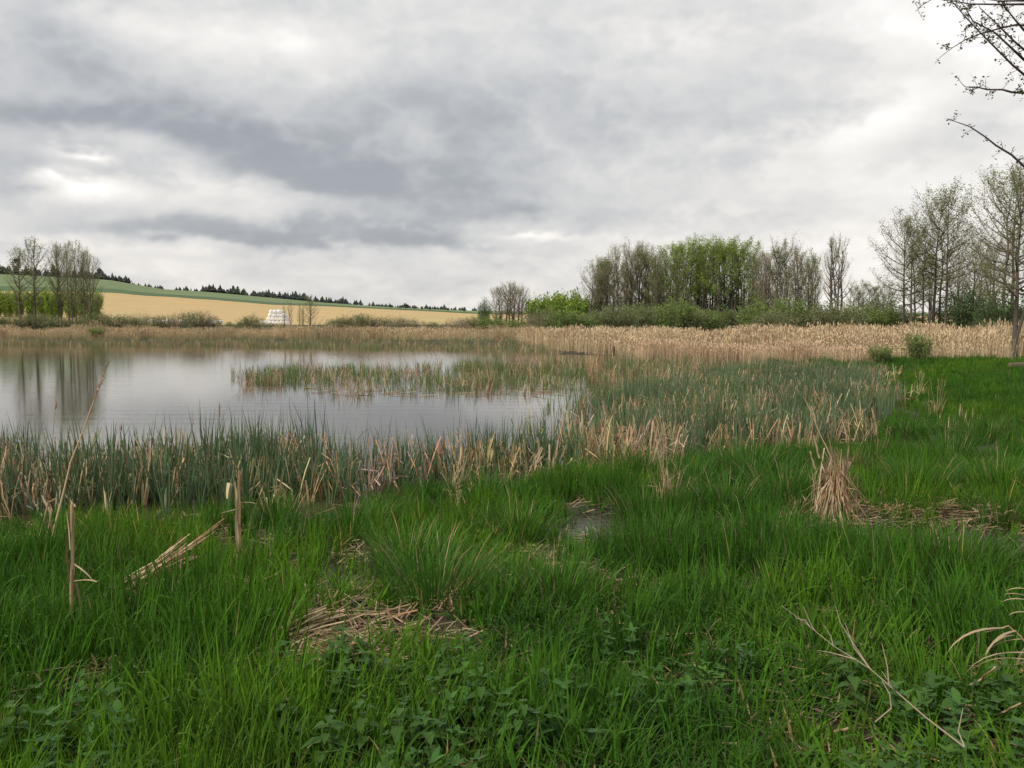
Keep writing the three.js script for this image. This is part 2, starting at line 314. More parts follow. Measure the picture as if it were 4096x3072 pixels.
const bare = [[690, 1420, 0.56], [450, 1290, 0.3], [330, 1300, 0.3], [1795, 1120, 0.4], [1620, 1150, 0.3], [1950, 1110, 0.42], [230, 1490, 0.22], [720, 1255, 0.3], [990, 1090, 0.25], [2100, 1130, 0.45], [1480, 1040, 0.25], [1300, 1150, 0.35], [560, 1330, 0.2]].map(([u, v, r]) => { const p = ground(u, v, 0.15); return [p[0], p[2], r]; });
function grassKeep(x, z, r) {
  if (sdPond(x, z) < 0.15 + 0.3 * noise(x * 0.8, z * 0.8, 4)) return 0;
  let k = (r < 4.5 ? 0.78 : 0.5) + 0.4 * sstep(-0.3, 0.1, fbm(x * 0.9, z * 0.9, 2.5, 3) + 0.10);
  for (const p of puddles) if (((x - p.x) / (p.a * 1.3)) ** 2 + ((z - p.z) / (p.b * 1.3)) ** 2 < 1) k *= 0.12;
  for (const [bx, bz, br] of bare) { const q = Math.hypot(x - bx, z - bz) / br; if (q < 1.3) k *= 0.08 + 0.92 * sstep(0.45, 1.2, q); }
  return k;
}
const grassColor = (x, z) => { const n = fbm(x * 0.5, z * 0.5, 7.7, 3), y = sstep(-0.15, 0.35, n), m = fbm(x * 1.6, z * 1.6, 3.1, 2); const b = 0.82 + 0.3 * rnd() + 0.25 * m; return [b * lerp(0.82, 1.6, y), b * lerp(0.88, 1.28, y), b * lerp(0.95, 1.05, y)]; };
{
  seed(21);
  const buckets = [...nearTufts, ...midTufts, ...farTufts].map(() => []);
  const put = (list, x, z, s, sy) => list.push([x, height(x, z), z, rnd() * 6.283, s, sy, grassColor(x, z), rr(-0.12, 0.12), rr(-0.12, 0.12)]);
  const wedge = (z0, z1, perM2, fn) => { // strips across the view with a margin
    const n = Math.round((z1 - z0) * perM2 * ((z0 + z1) / 2 * 1.45 + 2)); for (let i = 0; i < n; i++) { const d = Math.sqrt(rr(z0 * z0, z1 * z1)), x = rr(-1, 1) * (d * 0.72 + 1); const k = grassKeep(x, -d, d); if (rnd() < k) fn(x, -d, k); }
  };
  const hScale = (x, z) => 0.55 + 0.85 * sstep(-0.28, 0.38, fbm(x * 0.95, z * 0.95, 5.5, 3));
  const sc = (x, z) => { const h = hScale(x, z); return h; };
  wedge(1.2, 5.2, 19, (x, z, k) => put(buckets[Math.floor(rnd() * 6)], x, z, rr(0.8, 1.15), sc(x, z) * rr(0.7, 1.15)));
  wedge(5.2, 12, 10.5, (x, z, k) => put(buckets[6 + Math.floor(rnd() * 6)], x, z, rr(0.8, 1.2), sc(x, z) * rr(0.7, 1.2)));
  wedge(12, 40, 2.6, (x, z, k) => { if (sdPond(x, z) > 0.5) put(buckets[12 + Math.floor(rnd() * 4)], x, z, rr(0.9, 1.25), sc(x, z) * rr(0.8, 1.25)); });
  const geos = [...nearTufts, ...midTufts, ...farTufts];
  group('meadow_grass', 'lush green marsh grass covering the bank', 'grass', geos.map((g, i) => ['grass', g, M.grass, buckets[i]]));
  // straw litter between the blades
  const lit = [0, 1].map(() => { const g = new GB(); for (let i = 0; i < 9; i++) g.blade(rr(-0.12, 0.12), rr(0.005, 0.03), rr(-0.12, 0.12), rnd() * 6.283, rr(0.1, 0.3), rr(0.004, 0.011), rr(1.35, 1.6), rr(-0.1, 0.15), tint(pick([G.straw, G.brown, G.brown, G.pale, [0.15, 0.1, 0.06]]), 0.25), 2, rr(-0.6, 0.6), 0, 0.5, true); return g.geo(); });
  const lp = [[], []];
  wedge(1.2, 11, 26, (x, z) => lp[rnd() < 0.5 ? 0 : 1].push([x, height(x, z), z, rnd() * 6.283, 1, 1, null]));
  for (const [bx, bz, br] of bare) { const n = Math.round(300 * br * br); for (let i = 0; i < n; i++) { const a = rnd() * 6.283, q = br * 1.05 * Math.sqrt(rnd()), x = bx + Math.cos(a) * q, z = bz + Math.sin(a) * q; lp[i % 2].push([x, height(x, z) + rr(0, 0.03), z, rnd() * 6.283, 1, 1, null, rr(-0.2, 0.2), rr(-0.2, 0.2)]); } }
  group('straw_litter', 'dry straw litter lying on the mud between the grass', 'straw', lit.map((g, i) => ['straw', g, M.straw, lp[i]]));
}

// --- cattails
function cattailShoot(m, radius, n, hMin, hMax, w, base, segs) { const g = new GB(); for (let k = 0; k < m; k++) { const q = radius * Math.sqrt(rnd()), qa = rnd() * 6.283, ox = Math.cos(qa) * q, oz = Math.sin(qa) * q, c0 = tint(base, 0.2), sh = rr(0.7, 1.1), lx = rr(-0.1, 0.1); for (let i = 0; i < n; i++) { const a = i / n * 6.283 + rr(-0.5, 0.5); g.blade(ox + Math.cos(a) * 0.02, -0.05, oz + Math.sin(a) * 0.02, a, rr(hMin, hMax) * sh, w * rr(0.75, 1.2), rr(0.01, 0.2) + Math.abs(lx), rnd() < 0.06 ? rr(1.2, 2.4) : rr(-0.05, 0.25), tint(c0, 0.15), segs, rr(-1.2, 1.2)); } } return g.geo(); }
function deadShoot(m, radius, n, hMin, hMax, w, segs) { const g = new GB(); for (let k = 0; k < m; k++) { const q = radius * Math.sqrt(rnd()), qa = rnd() * 6.283, ox = Math.cos(qa) * q, oz = Math.sin(qa) * q, la = rnd() * 6.283, ll = rr(0, 0.25), c0 = pick([G.straw, G.straw, G.pale, G.brown, G.straw]); for (let i = 0; i < n; i++) { const a = rnd() * 6.283, bent = rnd() < 0.4; g.blade(ox + Math.cos(a) * 0.025, -0.05, oz + Math.sin(a) * 0.025, rnd() < 0.6 ? la : a, rr(hMin, hMax), w * rr(0.5, 1.2), ll + rr(0.0, 0.2), rr(0, 0.3), tint(c0, 0.22), segs, rr(-1.5, 1.5), bent ? rr(0.7, 2.4) : 0, rr(0.35, 0.8), rnd() < 0.6); } } return g.geo(); }
seed(31);
const shoots = Array.from({ length: 5 }, () => cattailShoot(9, 0.42, 6, 0.5, 0.92, 0.0165, G.cattail, 4));
const dead = Array.from({ length: 5 }, () => deadShoot(7, 0.4, 6, 0.2, 0.62, 0.017, 4));
const farShoots = Array.from({ length: 4 }, () => cattailShoot(10, 0.75, 4, 0.36, 0.78, 0.015, [0.14, 0.19, 0.07], 3));
const farDead = Array.from({ length: 4 }, () => deadShoot(8, 0.65, 4, 0.3, 0.75, 0.015, 3));
function stand(name, label, poly, live, brown, liveGeo, deadGeo, sc, colour, keep) {
  const a = liveGeo.map(() => []), b = deadGeo.map(() => []);
  for (const [x, z] of fill(poly, live, keep)) pick(a).push([x, Math.max(-0.02, height(x, z)), z, rnd() * 6.283, sc * rr(0.85, 1.15), sc * rr(0.7, 1.1) * (1 + 0.35 * noise(x * 0.5, z * 0.5, 14)), colour ? colour(x, z) : null, rr(-0.06, 0.06), rr(-0.06, 0.06)]);
  for (const [x, z] of fill(poly, brown, keep)) pick(b).push([x, Math.max(-0.02, height(x, z)), z, rnd() * 6.283, sc * rr(0.8, 1.2), sc * rr(0.7, 1.2), [1, 1, 1].map(() => 1).map((q) => q * rr(0.8, 1.15)), rr(-0.2, 0.2), rr(-0.2, 0.2)]);
  return group(name, label, 'cattails', [...liveGeo.map((g, i) => ['leaves', g, M.cattail, a[i]]), ...deadGeo.map((g, i) => ['dead_leaves', g, M.straw, b[i]])]);
}
seed(32);
stand('cattail_stand', 'bluish green cattails with broken tan leaves along the muddy bank', polyOf([[-350, 1135], [0, 1122], [420, 1108], [720, 1080], [720, 1005], [300, 1000], [0, 1008], [-350, 1008]]), 4.2, 5.0, shoots, dead, 1, null);
stand('cattail_stand', 'thin gappy row of cattails and dry stems before the open water', polyOf([[720, 1075], [960, 1052], [1200, 1030], [1200, 990], [960, 1005], [720, 1010]]), 3.8, 4.6, shoots, dead, 0.98, null);
stand('cattail_stand', 'broad dense stand of cattails beside the grassy bank', polyOf([[1185, 1024], [1330, 1008], [1500, 1000], [1850, 966], [1903, 880], [1888, 812], [1700, 806], [1560, 818], [1400, 868], [1300, 905], [1240, 950]]), 2.9, 2.9, shoots, dead, 1.02, (x, z) => { const n = 1.15 + 0.4 * noise(x * 0.4, z * 0.4, 2) + rr(-0.15, 0.15), b = 0.15 * noise(x * 0.8, z * 0.8, 9); return [n * (1.05 + b), n, n * (1.05 - b)]; }, (x, z) => noise(x * 0.9, z * 0.9, 6) > -0.4);
stand('dead_cattails', 'fringe of broken tan cattail leaves at the foot of the green stand', polyOf([[1190, 1028], [1500, 1004], [1850, 970], [1850, 940], [1500, 960], [1240, 985]]), 0.6, 3.0, shoots, dead, 1.05, null);
seed(33);
const isle = (n) => (x, z) => fbm(x * 0.35, z * 0.5, n, 3) > -0.16;
stand('cattail_island', 'island of sparse young green cattails standing in the pond', polyOf([[520, 832], [800, 852], [1100, 852], [1280, 848], [1300, 825], [1400, 804], [1000, 792], [700, 798], [540, 806]]), 1.4, 0.85, farShoots, farDead, 0.8, (x, z) => { const n = rr(0.8, 1.2); return [n, n * 1.02, n * 0.9]; }, isle(3));
stand('cattail_shoots', 'scattered thin cattail shoots in open water beside the island', polyOf([[360, 836], [620, 840], [620, 808], [500, 806], [400, 815]]), 0.22, 0.1, farShoots, farDead, 0.8, null);
stand('cattail_island', 'far strip of green cattails in front of the tan reeds', polyOf([[1000, 800], [1300, 806], [1600, 812], [1780, 812], [1760, 796], [1500, 784], [1200, 784], [1000, 786]]), 1.0, 0.8, farShoots, farDead, 0.95, null, isle(8));
stand('cattail_shoots', 'thin scattered shoots in the water between island and broad stand', polyOf([[1140, 985], [1260, 930], [1420, 860], [1620, 815], [1480, 806], [1330, 838], [1230, 885]]), 0.75, 0.5, farShoots, farDead, 1.0, null);
stand('sedge_fringe', 'low pale green sedge fringe along the far shore', polyOf([[-400, 748], [0, 747], [400, 749], [640, 752], [1000, 758], [1210, 766], [1190, 742], [620, 738], [0, 736], [-400, 736]]), 0.75, 0.4, farShoots, farDead, 0.85, (x, z) => { const n = rr(0.95, 1.3); return [n * 1.2, n, n * 1.2]; }, isle(5));

// --- reed beds
function reedClump(n, h0, h1, spread, base) {
  const g = new GB();
  for (let i = 0; i < n; i++) {
    const a = rnd() * 6.283, q = spread * Math.sqrt(rnd()), x = Math.cos(a) * q, z = Math.sin(a) * q, len = rr(h0, h1), c = tint(base, 0.22), az = rnd() * 6.283, lean = rr(0, 0.12);
    g.blade(x, -0.05, z, az, len, 0.013, lean, rr(0, 0.12), c, 2, rr(-1, 1), 0, 0.5, true);
    const tx = x + Math.cos(az) * Math.sin(lean) * len, tz = z + Math.sin(az) * Math.sin(lean) * len;
    g.blade(tx, len * 0.93, tz, az, rr(0.16, 0.28), 0.05, rr(0.1, 0.5), 0.8, tint([base[0] * 0.9, base[1] * 0.86, base[2] * 0.85], 0.2), 3, rr(-1, 1));
    for (let k = 0; k < 2; k++) g.blade(x + (tx - x) * 0.4, len * rr(0.2, 0.75), z + (tz - z) * 0.4, rnd() * 6.283, rr(0.2, 0.4), 0.014, rr(0.4, 1.0), 0.7, tint(base, 0.25), 2);
  }
  return g.geo();
}
seed(41);
const reeds = [0, 1, 2, 3].map(() => reedClump(64, 1.05, 1.72, 0.85, [0.58, 0.46, 0.285]));
function reedBed(name, label, bands, n, sc, colour, keep) { // bands: u -> [front depth, back depth]
  const lists = reeds.map(() => []);
  for (let i = 0; i < n; i++) {
    const k = Math.floor(rnd() * (bands.length - 1)), t = rnd(), A = bands[k], B = bands[k + 1], d = rr(lerp(A[1], B[1], t), lerp(A[2], B[2], t)), x = xAt(lerp(A[0], B[0], t), d);
    if (keep && !keep(x, -d)) continue;
    const s = rr(0.85, 1.15) * sc; pick(lists).push([x, Math.max(0, height(x, -d)), -d, rnd() * 6.283, s, s * (0.8 + 0.62 * noise(x * 0.16, d * 0.2, 3) + 0.22 * noise(x * 0.7, d * 0.7, 6)) * rr(0.9, 1.1), colour(x, d), rr(-0.05, 0.05), rr(-0.05, 0.05)]);
  }
  return group(name, label, 'reeds', reeds.map((g, i) => ['stalks', g, M.straw, lists[i]]));
}
seed(42);
const warm = (x, d) => { const n = 0.95 + 0.22 * noise(x * 0.2, d * 0.2, 8) + rr(-0.08, 0.08); return [n, n * 0.99, n * 0.97]; };
const dull = (x, d) => { const n = 0.84 + 0.25 * noise(x * 0.15, d * 0.3, 8) + rr(-0.08, 0.08); return [n, n * 0.97, n * 0.9]; };
reedBed('reed_bed', 'dull tan reed belt along the far shore below the bushes', [[-330, 84, 94], [0, 84, 94], [300, 84, 94], [620, 84, 94]], 640, 0.72, dull);
reedBed('reed_bed', 'pinkish tan reed belt between the bushes and the green sedge', [[620, 83, 93], [800, 82, 93], [1000, 80, 93], [1210, 74, 92]], 560, 0.72, dull);
reedBed('reed_bed', 'tall golden reed bed rising straight from brown water', [[1130, 70, 80], [1195, 58, 76], [1270, 50, 74], [1330, 48, 70], [1450, 48, 66]], 640, 0.78, warm);
reedBed('reed_bed', 'wide golden reed bed below the tall trees beside the meadow', [[1450, 48, 66], [1650, 45, 62], [1850, 41, 58], [1950, 37.5, 55], [2212, 36.5, 52], [2500, 36, 50]], 1700, 0.76, warm, (x, z) => noise(x * 0.3, z * 0.3, 12) > -0.5);
seed(43);
reedBed('reed_fringe', 'short faded reeds leaning over the water by the golden bed', [[1380, 43, 47], [1600, 40, 45], [1880, 35, 41]], 260, 0.55, (x, d) => { const n = 0.95 + rr(-0.12, 0.12); return [n, n * 0.93, n * 0.95]; });

// ---------------------------------------------------------------- trees
const BARK = [0.10, 0.078, 0.06];
function makeTree(o) { // unit: built at its real height; returns {trunk, crown, foliage} geometries
  const { h, base = 0.35, spread = 0.22, r = h * 0.016, limbs = 26, up = 0.75, leafN = 1200, leafSize = 0.11, leafC = [0.09, 0.13, 0.035], twigC = [0.15, 0.115, 0.095], lean = [0, 0], fork = 0, droop = 0, shape = 0.6, sub = 7, twigs = 6, barkC = BARK, twigW = 0.011 } = o;
  const T = new GB(), C = new GB(), L = new GB(), leafSpots = [];
  const wob = [rnd() * 10, rnd() * 10];
  const axis = (t) => V(lean[0] * h * t + h * 0.012 * noise(t * 4, wob[0], 1) * 2 * t, h * t, lean[1] * h * t + h * 0.012 * noise(t * 4, wob[1], 2) * 2 * t);
  const stems = [axis];
  for (let f = 0; f < fork; f++) { const a = rnd() * 6.283, t0 = rr(0.02, 0.3), out = rr(0.07, 0.16) * h; stems.push((t) => { const p = axis(t * 0.96), k = t < t0 ? 0 : Math.pow((t - t0) / (1 - t0), 0.8); p.x += Math.cos(a) * out * k; p.z += Math.sin(a) * out * k; return p; }); }
  stems.forEach((ax, si) => { const pts = [], rad = []; for (let k = 0; k <= 12; k++) { const t = k / 12; pts.push(k ? ax(t) : V(ax(0).x, -0.3, ax(0).z)); rad.push(Math.max(0.012, r * (si ? 0.7 : 1) * Math.pow(1 - t, 0.85) * (k ? 1 : 1.35))); } T.tube(pts, rad, 6, tint(barkC, 0.1)); });
  for (let i = 0; i < limbs; i++) {
    const ax = stems[i % stems.length], f = (i + rnd()) / limbs, t = base + (0.98 - base) * f, p0 = ax(t), az = i * 2.4 + rr(-0.5, 0.5);
    const prof = shape < 0 ? Math.sin(Math.PI * clamp(0.12 + 0.85 * f, 0, 1)) : Math.pow(Math.sin(Math.PI * Math.pow(0.08 + 0.88 * f, shape)), 0.8);
    const len = h * spread * (0.35 + 0.85 * prof) * rr(0.75, 1.15), tilt = lerp(1.25, 0.35, f) * (1.35 - up) + 0.15; // from vertical
    const pts = [p0.clone()], rad = [Math.max(0.012, r * 0.42 * Math.pow(1 - t, 0.5) + 0.008)]; let ang = tilt + 0.25, q = p0.clone(); const n = 5, a2 = rr(-0.25, 0.25);
    for (let k = 1; k <= n; k++) { ang += (droop ? 0.12 * droop : -0.1) + rr(-0.12, 0.12); const az2 = az + a2 * k * 0.4 + rr(-0.12, 0.12); q = q.clone().add(V(Math.cos(az2) * Math.sin(ang) * len / n, Math.cos(ang) * len / n, Math.sin(az2) * Math.sin(ang) * len / n)); pts.push(q); rad.push(Math.max(0.006, rad[0] * (1 - k / (n + 0.4)))); }
    T.tube(pts, rad, 4, tint(barkC, 0.12));
    for (let s = 0; s < sub; s++) {
      const k = lerp(0.8, n - 0.01, (s + rnd()) / sub), ki = Math.floor(k), b0 = pts[ki].clone().lerp(pts[Math.min(n, ki + 1)], k - ki), sl = len * rr(0.22, 0.42) * (1.15 - 0.35 * k / n), sa = az + (s % 2 ? 1 : -1) * rr(0.4, 1.1), st = clamp(tilt + rr(-0.6, 0.3), 0.1, 1.7);
      const mid = b0.clone().add(V(Math.cos(sa) * Math.sin(st), Math.cos(st), Math.sin(sa) * Math.sin(st)).multiplyScalar(sl * 0.5)), end = b0.clone().add(V(Math.cos(sa + 0.2) * Math.sin(st - 0.15), Math.cos(st - 0.15) - droop * 0.25, Math.sin(sa + 0.2) * Math.sin(st - 0.15)).multiplyScalar(sl));
      C.tube([b0, mid, end], [0.014 * h / 10, 0.009 * h / 10, 0.004], 3, tint(twigC, 0.15));
      for (let w = 0; w < twigs; w++) { const m = rnd(), c0 = m < 0.5 ? b0.clone().lerp(mid, m * 2) : mid.clone().lerp(end, m * 2 - 1), e = c0.clone().add(V(rr(-1, 1), rr(-0.35, 1) - droop * 0.5, rr(-1, 1)).multiplyScalar(rr(0.2, 0.5) * h / 10)); C.twig(c0, e, twigW, tint(twigC, 0.2)); leafSpots.push(c0.clone().lerp(e, rr(0.4, 1))); }
      leafSpots.push(end);
    }
  }
  for (let i = 0; i < leafN; i++) { const p = pick(leafSpots), j = 0.22 * h / 10; L.leaf(p.x + rr(-j, j), p.y + rr(-j, j), p.z + rr(-j, j), leafSize * rr(0.6, 1.3), tint(leafC, 0.3)); }
  return { trunk: T.geo(), branches: C.geo(), foliage: leafN ? L.geo() : null, h };
}
function treeThing(geo, name, label, category, grp, pos, turn = 0, sc = 1, scy = sc) {
  const g = new THREE.Group(); part(g, 'trunk', geo.trunk, M.bark); part(g, 'branches', geo.branches, M.bark).userData.kind = 'stuff'; if (geo.foliage) part(g, 'foliage', geo.foliage, M.foliage).userData.kind = 'stuff';
  g.position.copy(pos); g.rotation.y = turn; g.scale.set(sc, scy, sc); return top(g, name, label, category, grp);
}
function plant(geo, u, vTop, depth, name, label, grp, turn, wide = 1) { // foot on the ground under pixel column u, top at pixel row vTop
  const x = xAt(u, depth), y = height(x, -depth), hh = at(u, vTop, depth).y - y, s = hh / geo.h * 0.93;
  return treeThing(geo, name, label, 'tree', grp, V(x, y - 0.05, -depth), turn, s * wide, s);
}
const LEAF = { olive: [0.23, 0.26, 0.08], spring: [0.28, 0.37, 0.06], dim: [0.085, 0.115, 0.045], brown: [0.27, 0.255, 0.115] };
seed(51);
const TWC = [0.29, 0.235, 0.185];
const alder = [0, 1, 2].map(() => makeTree({ h: 10.5, base: 0.34, spread: 0.23, limbs: 26, up: 0.72, leafN: 2400, leafSize: 0.13, leafC: LEAF.olive, twigC: TWC, shape: 0.95, lean: [rr(-0.03, 0.03), 0] }));
const alderLow = makeTree({ h: 10.5, base: 0.08, spread: 0.28, limbs: 34, up: 0.6, leafN: 2800, leafSize: 0.13, leafC: LEAF.olive, twigC: TWC, fork: 1, shape: 0.6 });
const bareTree = [0, 1, 2, 3].map((k) => makeTree({ h: 12, base: [0.34, 0.22, 0.45, 0.3][k], spread: [0.24, 0.2, 0.28, 0.22][k], limbs: 26, up: 0.8, leafN: 2500, leafSize: 0.12, leafC: LEAF.brown, twigC: [0.28, 0.22, 0.155], fork: [0, 1, 1, 2][k], lean: [rr(-0.13, 0.13), 0], shape: [1.1, 0.8, 1.3, 1][k], sub: 7, twigs: 6 }));
const greenTree = [0, 1, 2].map((k) => makeTree({ h: 12, base: 0.40, spread: 0.30, limbs: 26, up: 0.72, leafN: 5600, leafSize: 0.18, leafC: LEAF.spring, fork: 2, sub: 5, twigs: 4, shape: 0.95 }));
const mixTree = [0, 1, 2, 3].map((k) => makeTree({ h: 12, base: [0.26, 0.15, 0.35, 0.4][k], lean: [rr(-0.1, 0.1), 0], spread: [0.23, 0.2, 0.26, 0.3][k], limbs: 26, up: 0.75, leafN: 4200, leafSize: 0.16, leafC: LEAF.olive, twigC: TWC, fork: 1, sub: 5, twigs: 5, shape: 0.85 }));
const sparse = [0, 1].map(() => makeTree({ h: 11, base: 0.36, spread: 0.2, limbs: 22, up: 0.98, leafN: 600, leafSize: 0.1, leafC: LEAF.olive, twigC: TWC, sub: 6, twigs: 4, fork: 1 }));
const birch = makeTree({ h: 11, base: 0.3, spread: 0.16, limbs: 22, up: 0.8, leafN: 900, leafSize: 0.1, leafC: LEAF.olive, lean: [0.09, 0], droop: 0.6, r: 0.1, barkC: [0.5, 0.46, 0.4] });
const layered = [0, 1, 2].map((k) => makeTree({ h: 12, base: [0.3, 0.42, 0.36][k], lean: [rr(-0.04, 0.04), 0], spread: [0.3, 0.26, 0.28][k], limbs: 25, up: 0.42, leafN: 4600, leafSize: 0.13, leafC: LEAF.olive, twigC: [0.21, 0.16, 0.12], shape: 1.05, sub: 8, twigs: 5, twigW: 0.009, r: 0.15 }));
const layeredBig = makeTree({ h: 12, base: 0.34, spread: 0.33, limbs: 38, up: 0.55, leafN: 9000, leafSize: 0.11, leafC: LEAF.olive, twigC: [0.21, 0.16, 0.12], shape: 0.8, sub: 10, twigs: 9, twigW: 0.007, r: 0.19, fork: 1 });

seed(52);
// left group of alders on the far shore
const far1 = 'alders on the far shore at the end of the pond';
[[48, 540, 1, 'slim alder with a gnarled low limb behind the shore bushes'], [80, 522, 0, 'tall rounded alder beside the bushes of the far shore']].forEach(([u, v, k, lab]) => plant(alder[k], u, v, 98, 'alder_tree', lab, far1, rnd() * 6, 1.15));
[[131, 530, 2, 99], [137, 533, 0, 101], [154, 528, 1, 99], [160, 560, 2, 97], [169, 527, 0, 98], [189, 545, 1, 98], [194, 541, 2, 100]].forEach(([u, v, k, d]) => plant(alder[k], u, v, d, 'alder_tree', 'slender alder in the close cluster of leafing trees on the far shore', far1, rnd() * 6, 0.72));
plant(alderLow, 200, 548, 97, 'alder_tree', 'wide alder with branches down to the reeds at the cluster edge', far1, 0.6, 0.8);
// group by the bales
const far2 = 'small trees in front of the white bales';
[[617, 655, 0], [631, 645, 1], [649, 652, 2], [656, 656, 0]].forEach(([u, v, k]) => plant(sparse[k % 2], u, v, 90, 'young_tree', 'thin young tree with sparse twigs beside the white bales', far2, rnd() * 6, 0.8));
plant(alderLow, 673, 634, 89, 'alder_tree', 'single leafing tree with round crown on the far shore beside the bales', far2, 2.2, 1.15);
// brown clump
const clump = 'clump of bare brown trees behind the reeds';
[[1072, 625], [1082, 616], [1092, 618], [1098, 614], [1108, 616], [1118, 622], [1126, 628]].forEach(([u, v], i) => plant(bareTree[i % 3], u, v, 96 + (i % 3) * 2, 'bare_tree', 'bare brown tree in the small rounded clump on the shore', clump, rnd() * 6, 1.5));
// the wood
const wood = 'trees of the wood behind the golden reeds';
const woodKinds = { b: [bareTree, 'bare_tree', 'bare brown tree at the edge of the wood behind the reeds'], g: [greenTree, 'green_tree', 'fresh green leafy tree in the middle of the wood'], m: [mixTree, 'leafing_tree', 'half leafed tree with thin trunk in the wood behind the reeds'], s: [sparse, 'sparse_tree', 'sparse upright tree standing free at the end of the wood'] };
const woodList = [
  [1272, 580, 92, 'b', 1.4], [1285, 588, 95, 'b', 1.2], [1289, 562, 95, 'm', 1.1], [1310, 552, 94, 'm', 1.1], [1322, 548, 97, 'm', 1.1], [1338, 540, 92, 'b', 1.1], [1350, 536, 96, 'b', 1.1], [1362, 533, 93, 'b', 1.2], [1374, 535, 97, 'b', 1.2], [1384, 538, 94, 'm', 1], [1397, 540, 98, 'b', 1], [1408, 538, 96, 'm', 1.2],
  [1418, 552, 88, 'm', 1.1], [1430, 548, 98, 'b', 1], [1446, 536, 96, 'g', 1], [1462, 545, 90, 'm', 1.1], [1474, 534, 99, 'g', 1.1], [1490, 530, 95, 'g', 1.1], [1506, 533, 101, 'g', 1], [1516, 529, 94, 'g', 1.1], [1536, 532, 99, 'g', 1.1], [1550, 534, 93, 'g', 1], [1562, 530, 98, 'g', 1.1], [1578, 528, 94, 'g', 1.1], [1592, 532, 100, 'g', 1], [1604, 540, 95, 'g', 1.1], [1622, 545, 92, 'm', 1.2],
  [1640, 540, 88, 'b', 1], [1656, 536, 84, 'b', 1.1], [1672, 530, 86, 'b', 1], [1690, 528, 84, 'm', 1.1], [1702, 526, 85, 'b', 1.1], [1716, 524, 88, 'b', 1], [1726, 532, 83, 'b', 1.1], [1742, 545, 90, 'm', 1],
  [1790, 503, 76, 's', 1.15], [1806, 503, 75, 's', 1], [1813, 502, 76, 's', 1.15],
];
woodList.forEach(([u, v, d, k, w]) => { const [arr, name, label] = woodKinds[k]; plant(pick(arr), u, v, d, name, label, wood, rnd() * 6, w * 0.95); });
for (let i = 0; i < 34; i++) { const u = rr(1290, 1760); plant(pick([...bareTree, ...mixTree]), u, rr(552, 585), rr(102, 116), 'thin_tree', 'thin trunked tree deep inside the wood', wood, rnd() * 6, 0.75); }
[[1704, 560, 80], [1690, 570, 81]].forEach(([u, v, d], i) => plant(birch, u - 12, v, d, 'birch_tree', 'leaning pale barked birch at the edge of the wood', wood, 0.3 + i * 5.7, 1));
// small trees far behind the gap
for (let i = 0; i < 7; i++) plant(mixTree[i % 3], 1835 + i * 14 + rr(-4, 4), rr(608, 628), 150, 'distant_tree', 'small green tree seen through the gap between wood and alders', 'trees seen through the gap', rnd() * 6, 1.2);
// right-hand alders
const alderLabels = ['tall alder at the open end of the row beside the gap', 'straight alder next to the end tree of the tall row', 'shorter alder in the middle of the tall row', 'high thin alder beside the highest one of the row', 'highest alder of the row with a rounded airy crown', 'alder standing behind the two highest ones of the row', 'alder just behind the crown of the big forked alder', 'tall alder hidden behind the trunk of the big forked alder'];
const right = 'tall alders behind the reeds beside the meadow';
[[1950, 468, 62, 0, 1.1], [1966, 478, 61, 1, 1], [1990, 500, 63, 2, 0.9], [2012, 425, 62, 1, 1.05], [2040, 411, 61, 2, 1.05], [2024, 470, 66, 0, 1], [2160, 395, 58, 0, 1.1], [2182, 372, 60, 2, 1.15]].forEach(([u, v, d, k, w], i) => plant(layered[k], u, v, d, 'tall_alder', alderLabels[i], right, rnd() * 6, w));
for (const [u, v] of [[2070, 540], [2092, 520], [2110, 545], [2132, 510], [2066, 560], [2148, 530], [1976, 545], [2004, 540]]) plant(pick(bareTree), u, v, rr(72, 80), 'bare_tree', 'bare brown tree behind the tall layered alders', right, rnd() * 6, 1.1);
{ // big alder standing at the meadow's edge
  const p = onGround(2190, 782); const hh = at(2195, 318, -p.z).y - p.y, s = hh / 12 * 0.82;
  treeThing(layeredBig, 'big_alder', 'big forked alder standing in the reeds at the meadow edge', 'tree', null, V(p.x, p.y - 0.05, p.z), 2.4, s, s);
}

// ---------------------------------------------------------------- shrubs
function makeShrub(h, w, n, leafN, leafSize, leafC, twigC, open = 0) {
  const C = new GB(), L = new GB(), spots = [];
  for (let i = 0; i < n; i++) {
    const az = rnd() * 6.283, out = Math.sqrt(rnd()), topP = V(Math.cos(az) * w * 0.5 * out, h * (0.6 + 0.4 * Math.sqrt(Math.max(0, 1 - out * out))) * rr(0.8, 1.05), Math.sin(az) * w * 0.5 * out), b = V(Math.cos(az) * w * 0.16 * out, -0.1, Math.sin(az) * w * 0.16 * out);
    const mid = b.clone().lerp(topP, 0.5).add(V(rr(-0.1, 0.1), h * 0.06, rr(-0.1, 0.1)));
    C.tube([b, mid, topP], [0.022, 0.013, 0.004], 3, tint(twigC, 0.15));
    for (let k = 0; k < 9; k++) { const t = rr(0.15, 1), c0 = t < 0.5 ? b.clone().lerp(mid, t * 2) : mid.clone().lerp(topP, t * 2 - 1), e = c0.clone().add(V(rr(-1, 1), rr(-0.2, 1), rr(-1, 1)).multiplyScalar(rr(0.12, 0.26) * h * 0.7)); C.twig(c0, e, 0.009, tint(twigC, 0.2)); spots.push(c0.lerp(e, rr(0.3, 1))); }
  }
  for (let i = 0; i < leafN; i++) { const p = pick(spots), j = 0.09 * h; L.leaf(p.x + rr(-j, j), Math.max(0.05, p.y + rr(-j, j)), p.z + rr(-j, j), leafSize * rr(0.6, 1.3), tint(leafC, 0.3)); }
  return { stems: C.geo(), foliage: L.geo(), h, w };
}
seed(61);
const TW = [0.16, 0.125, 0.095];
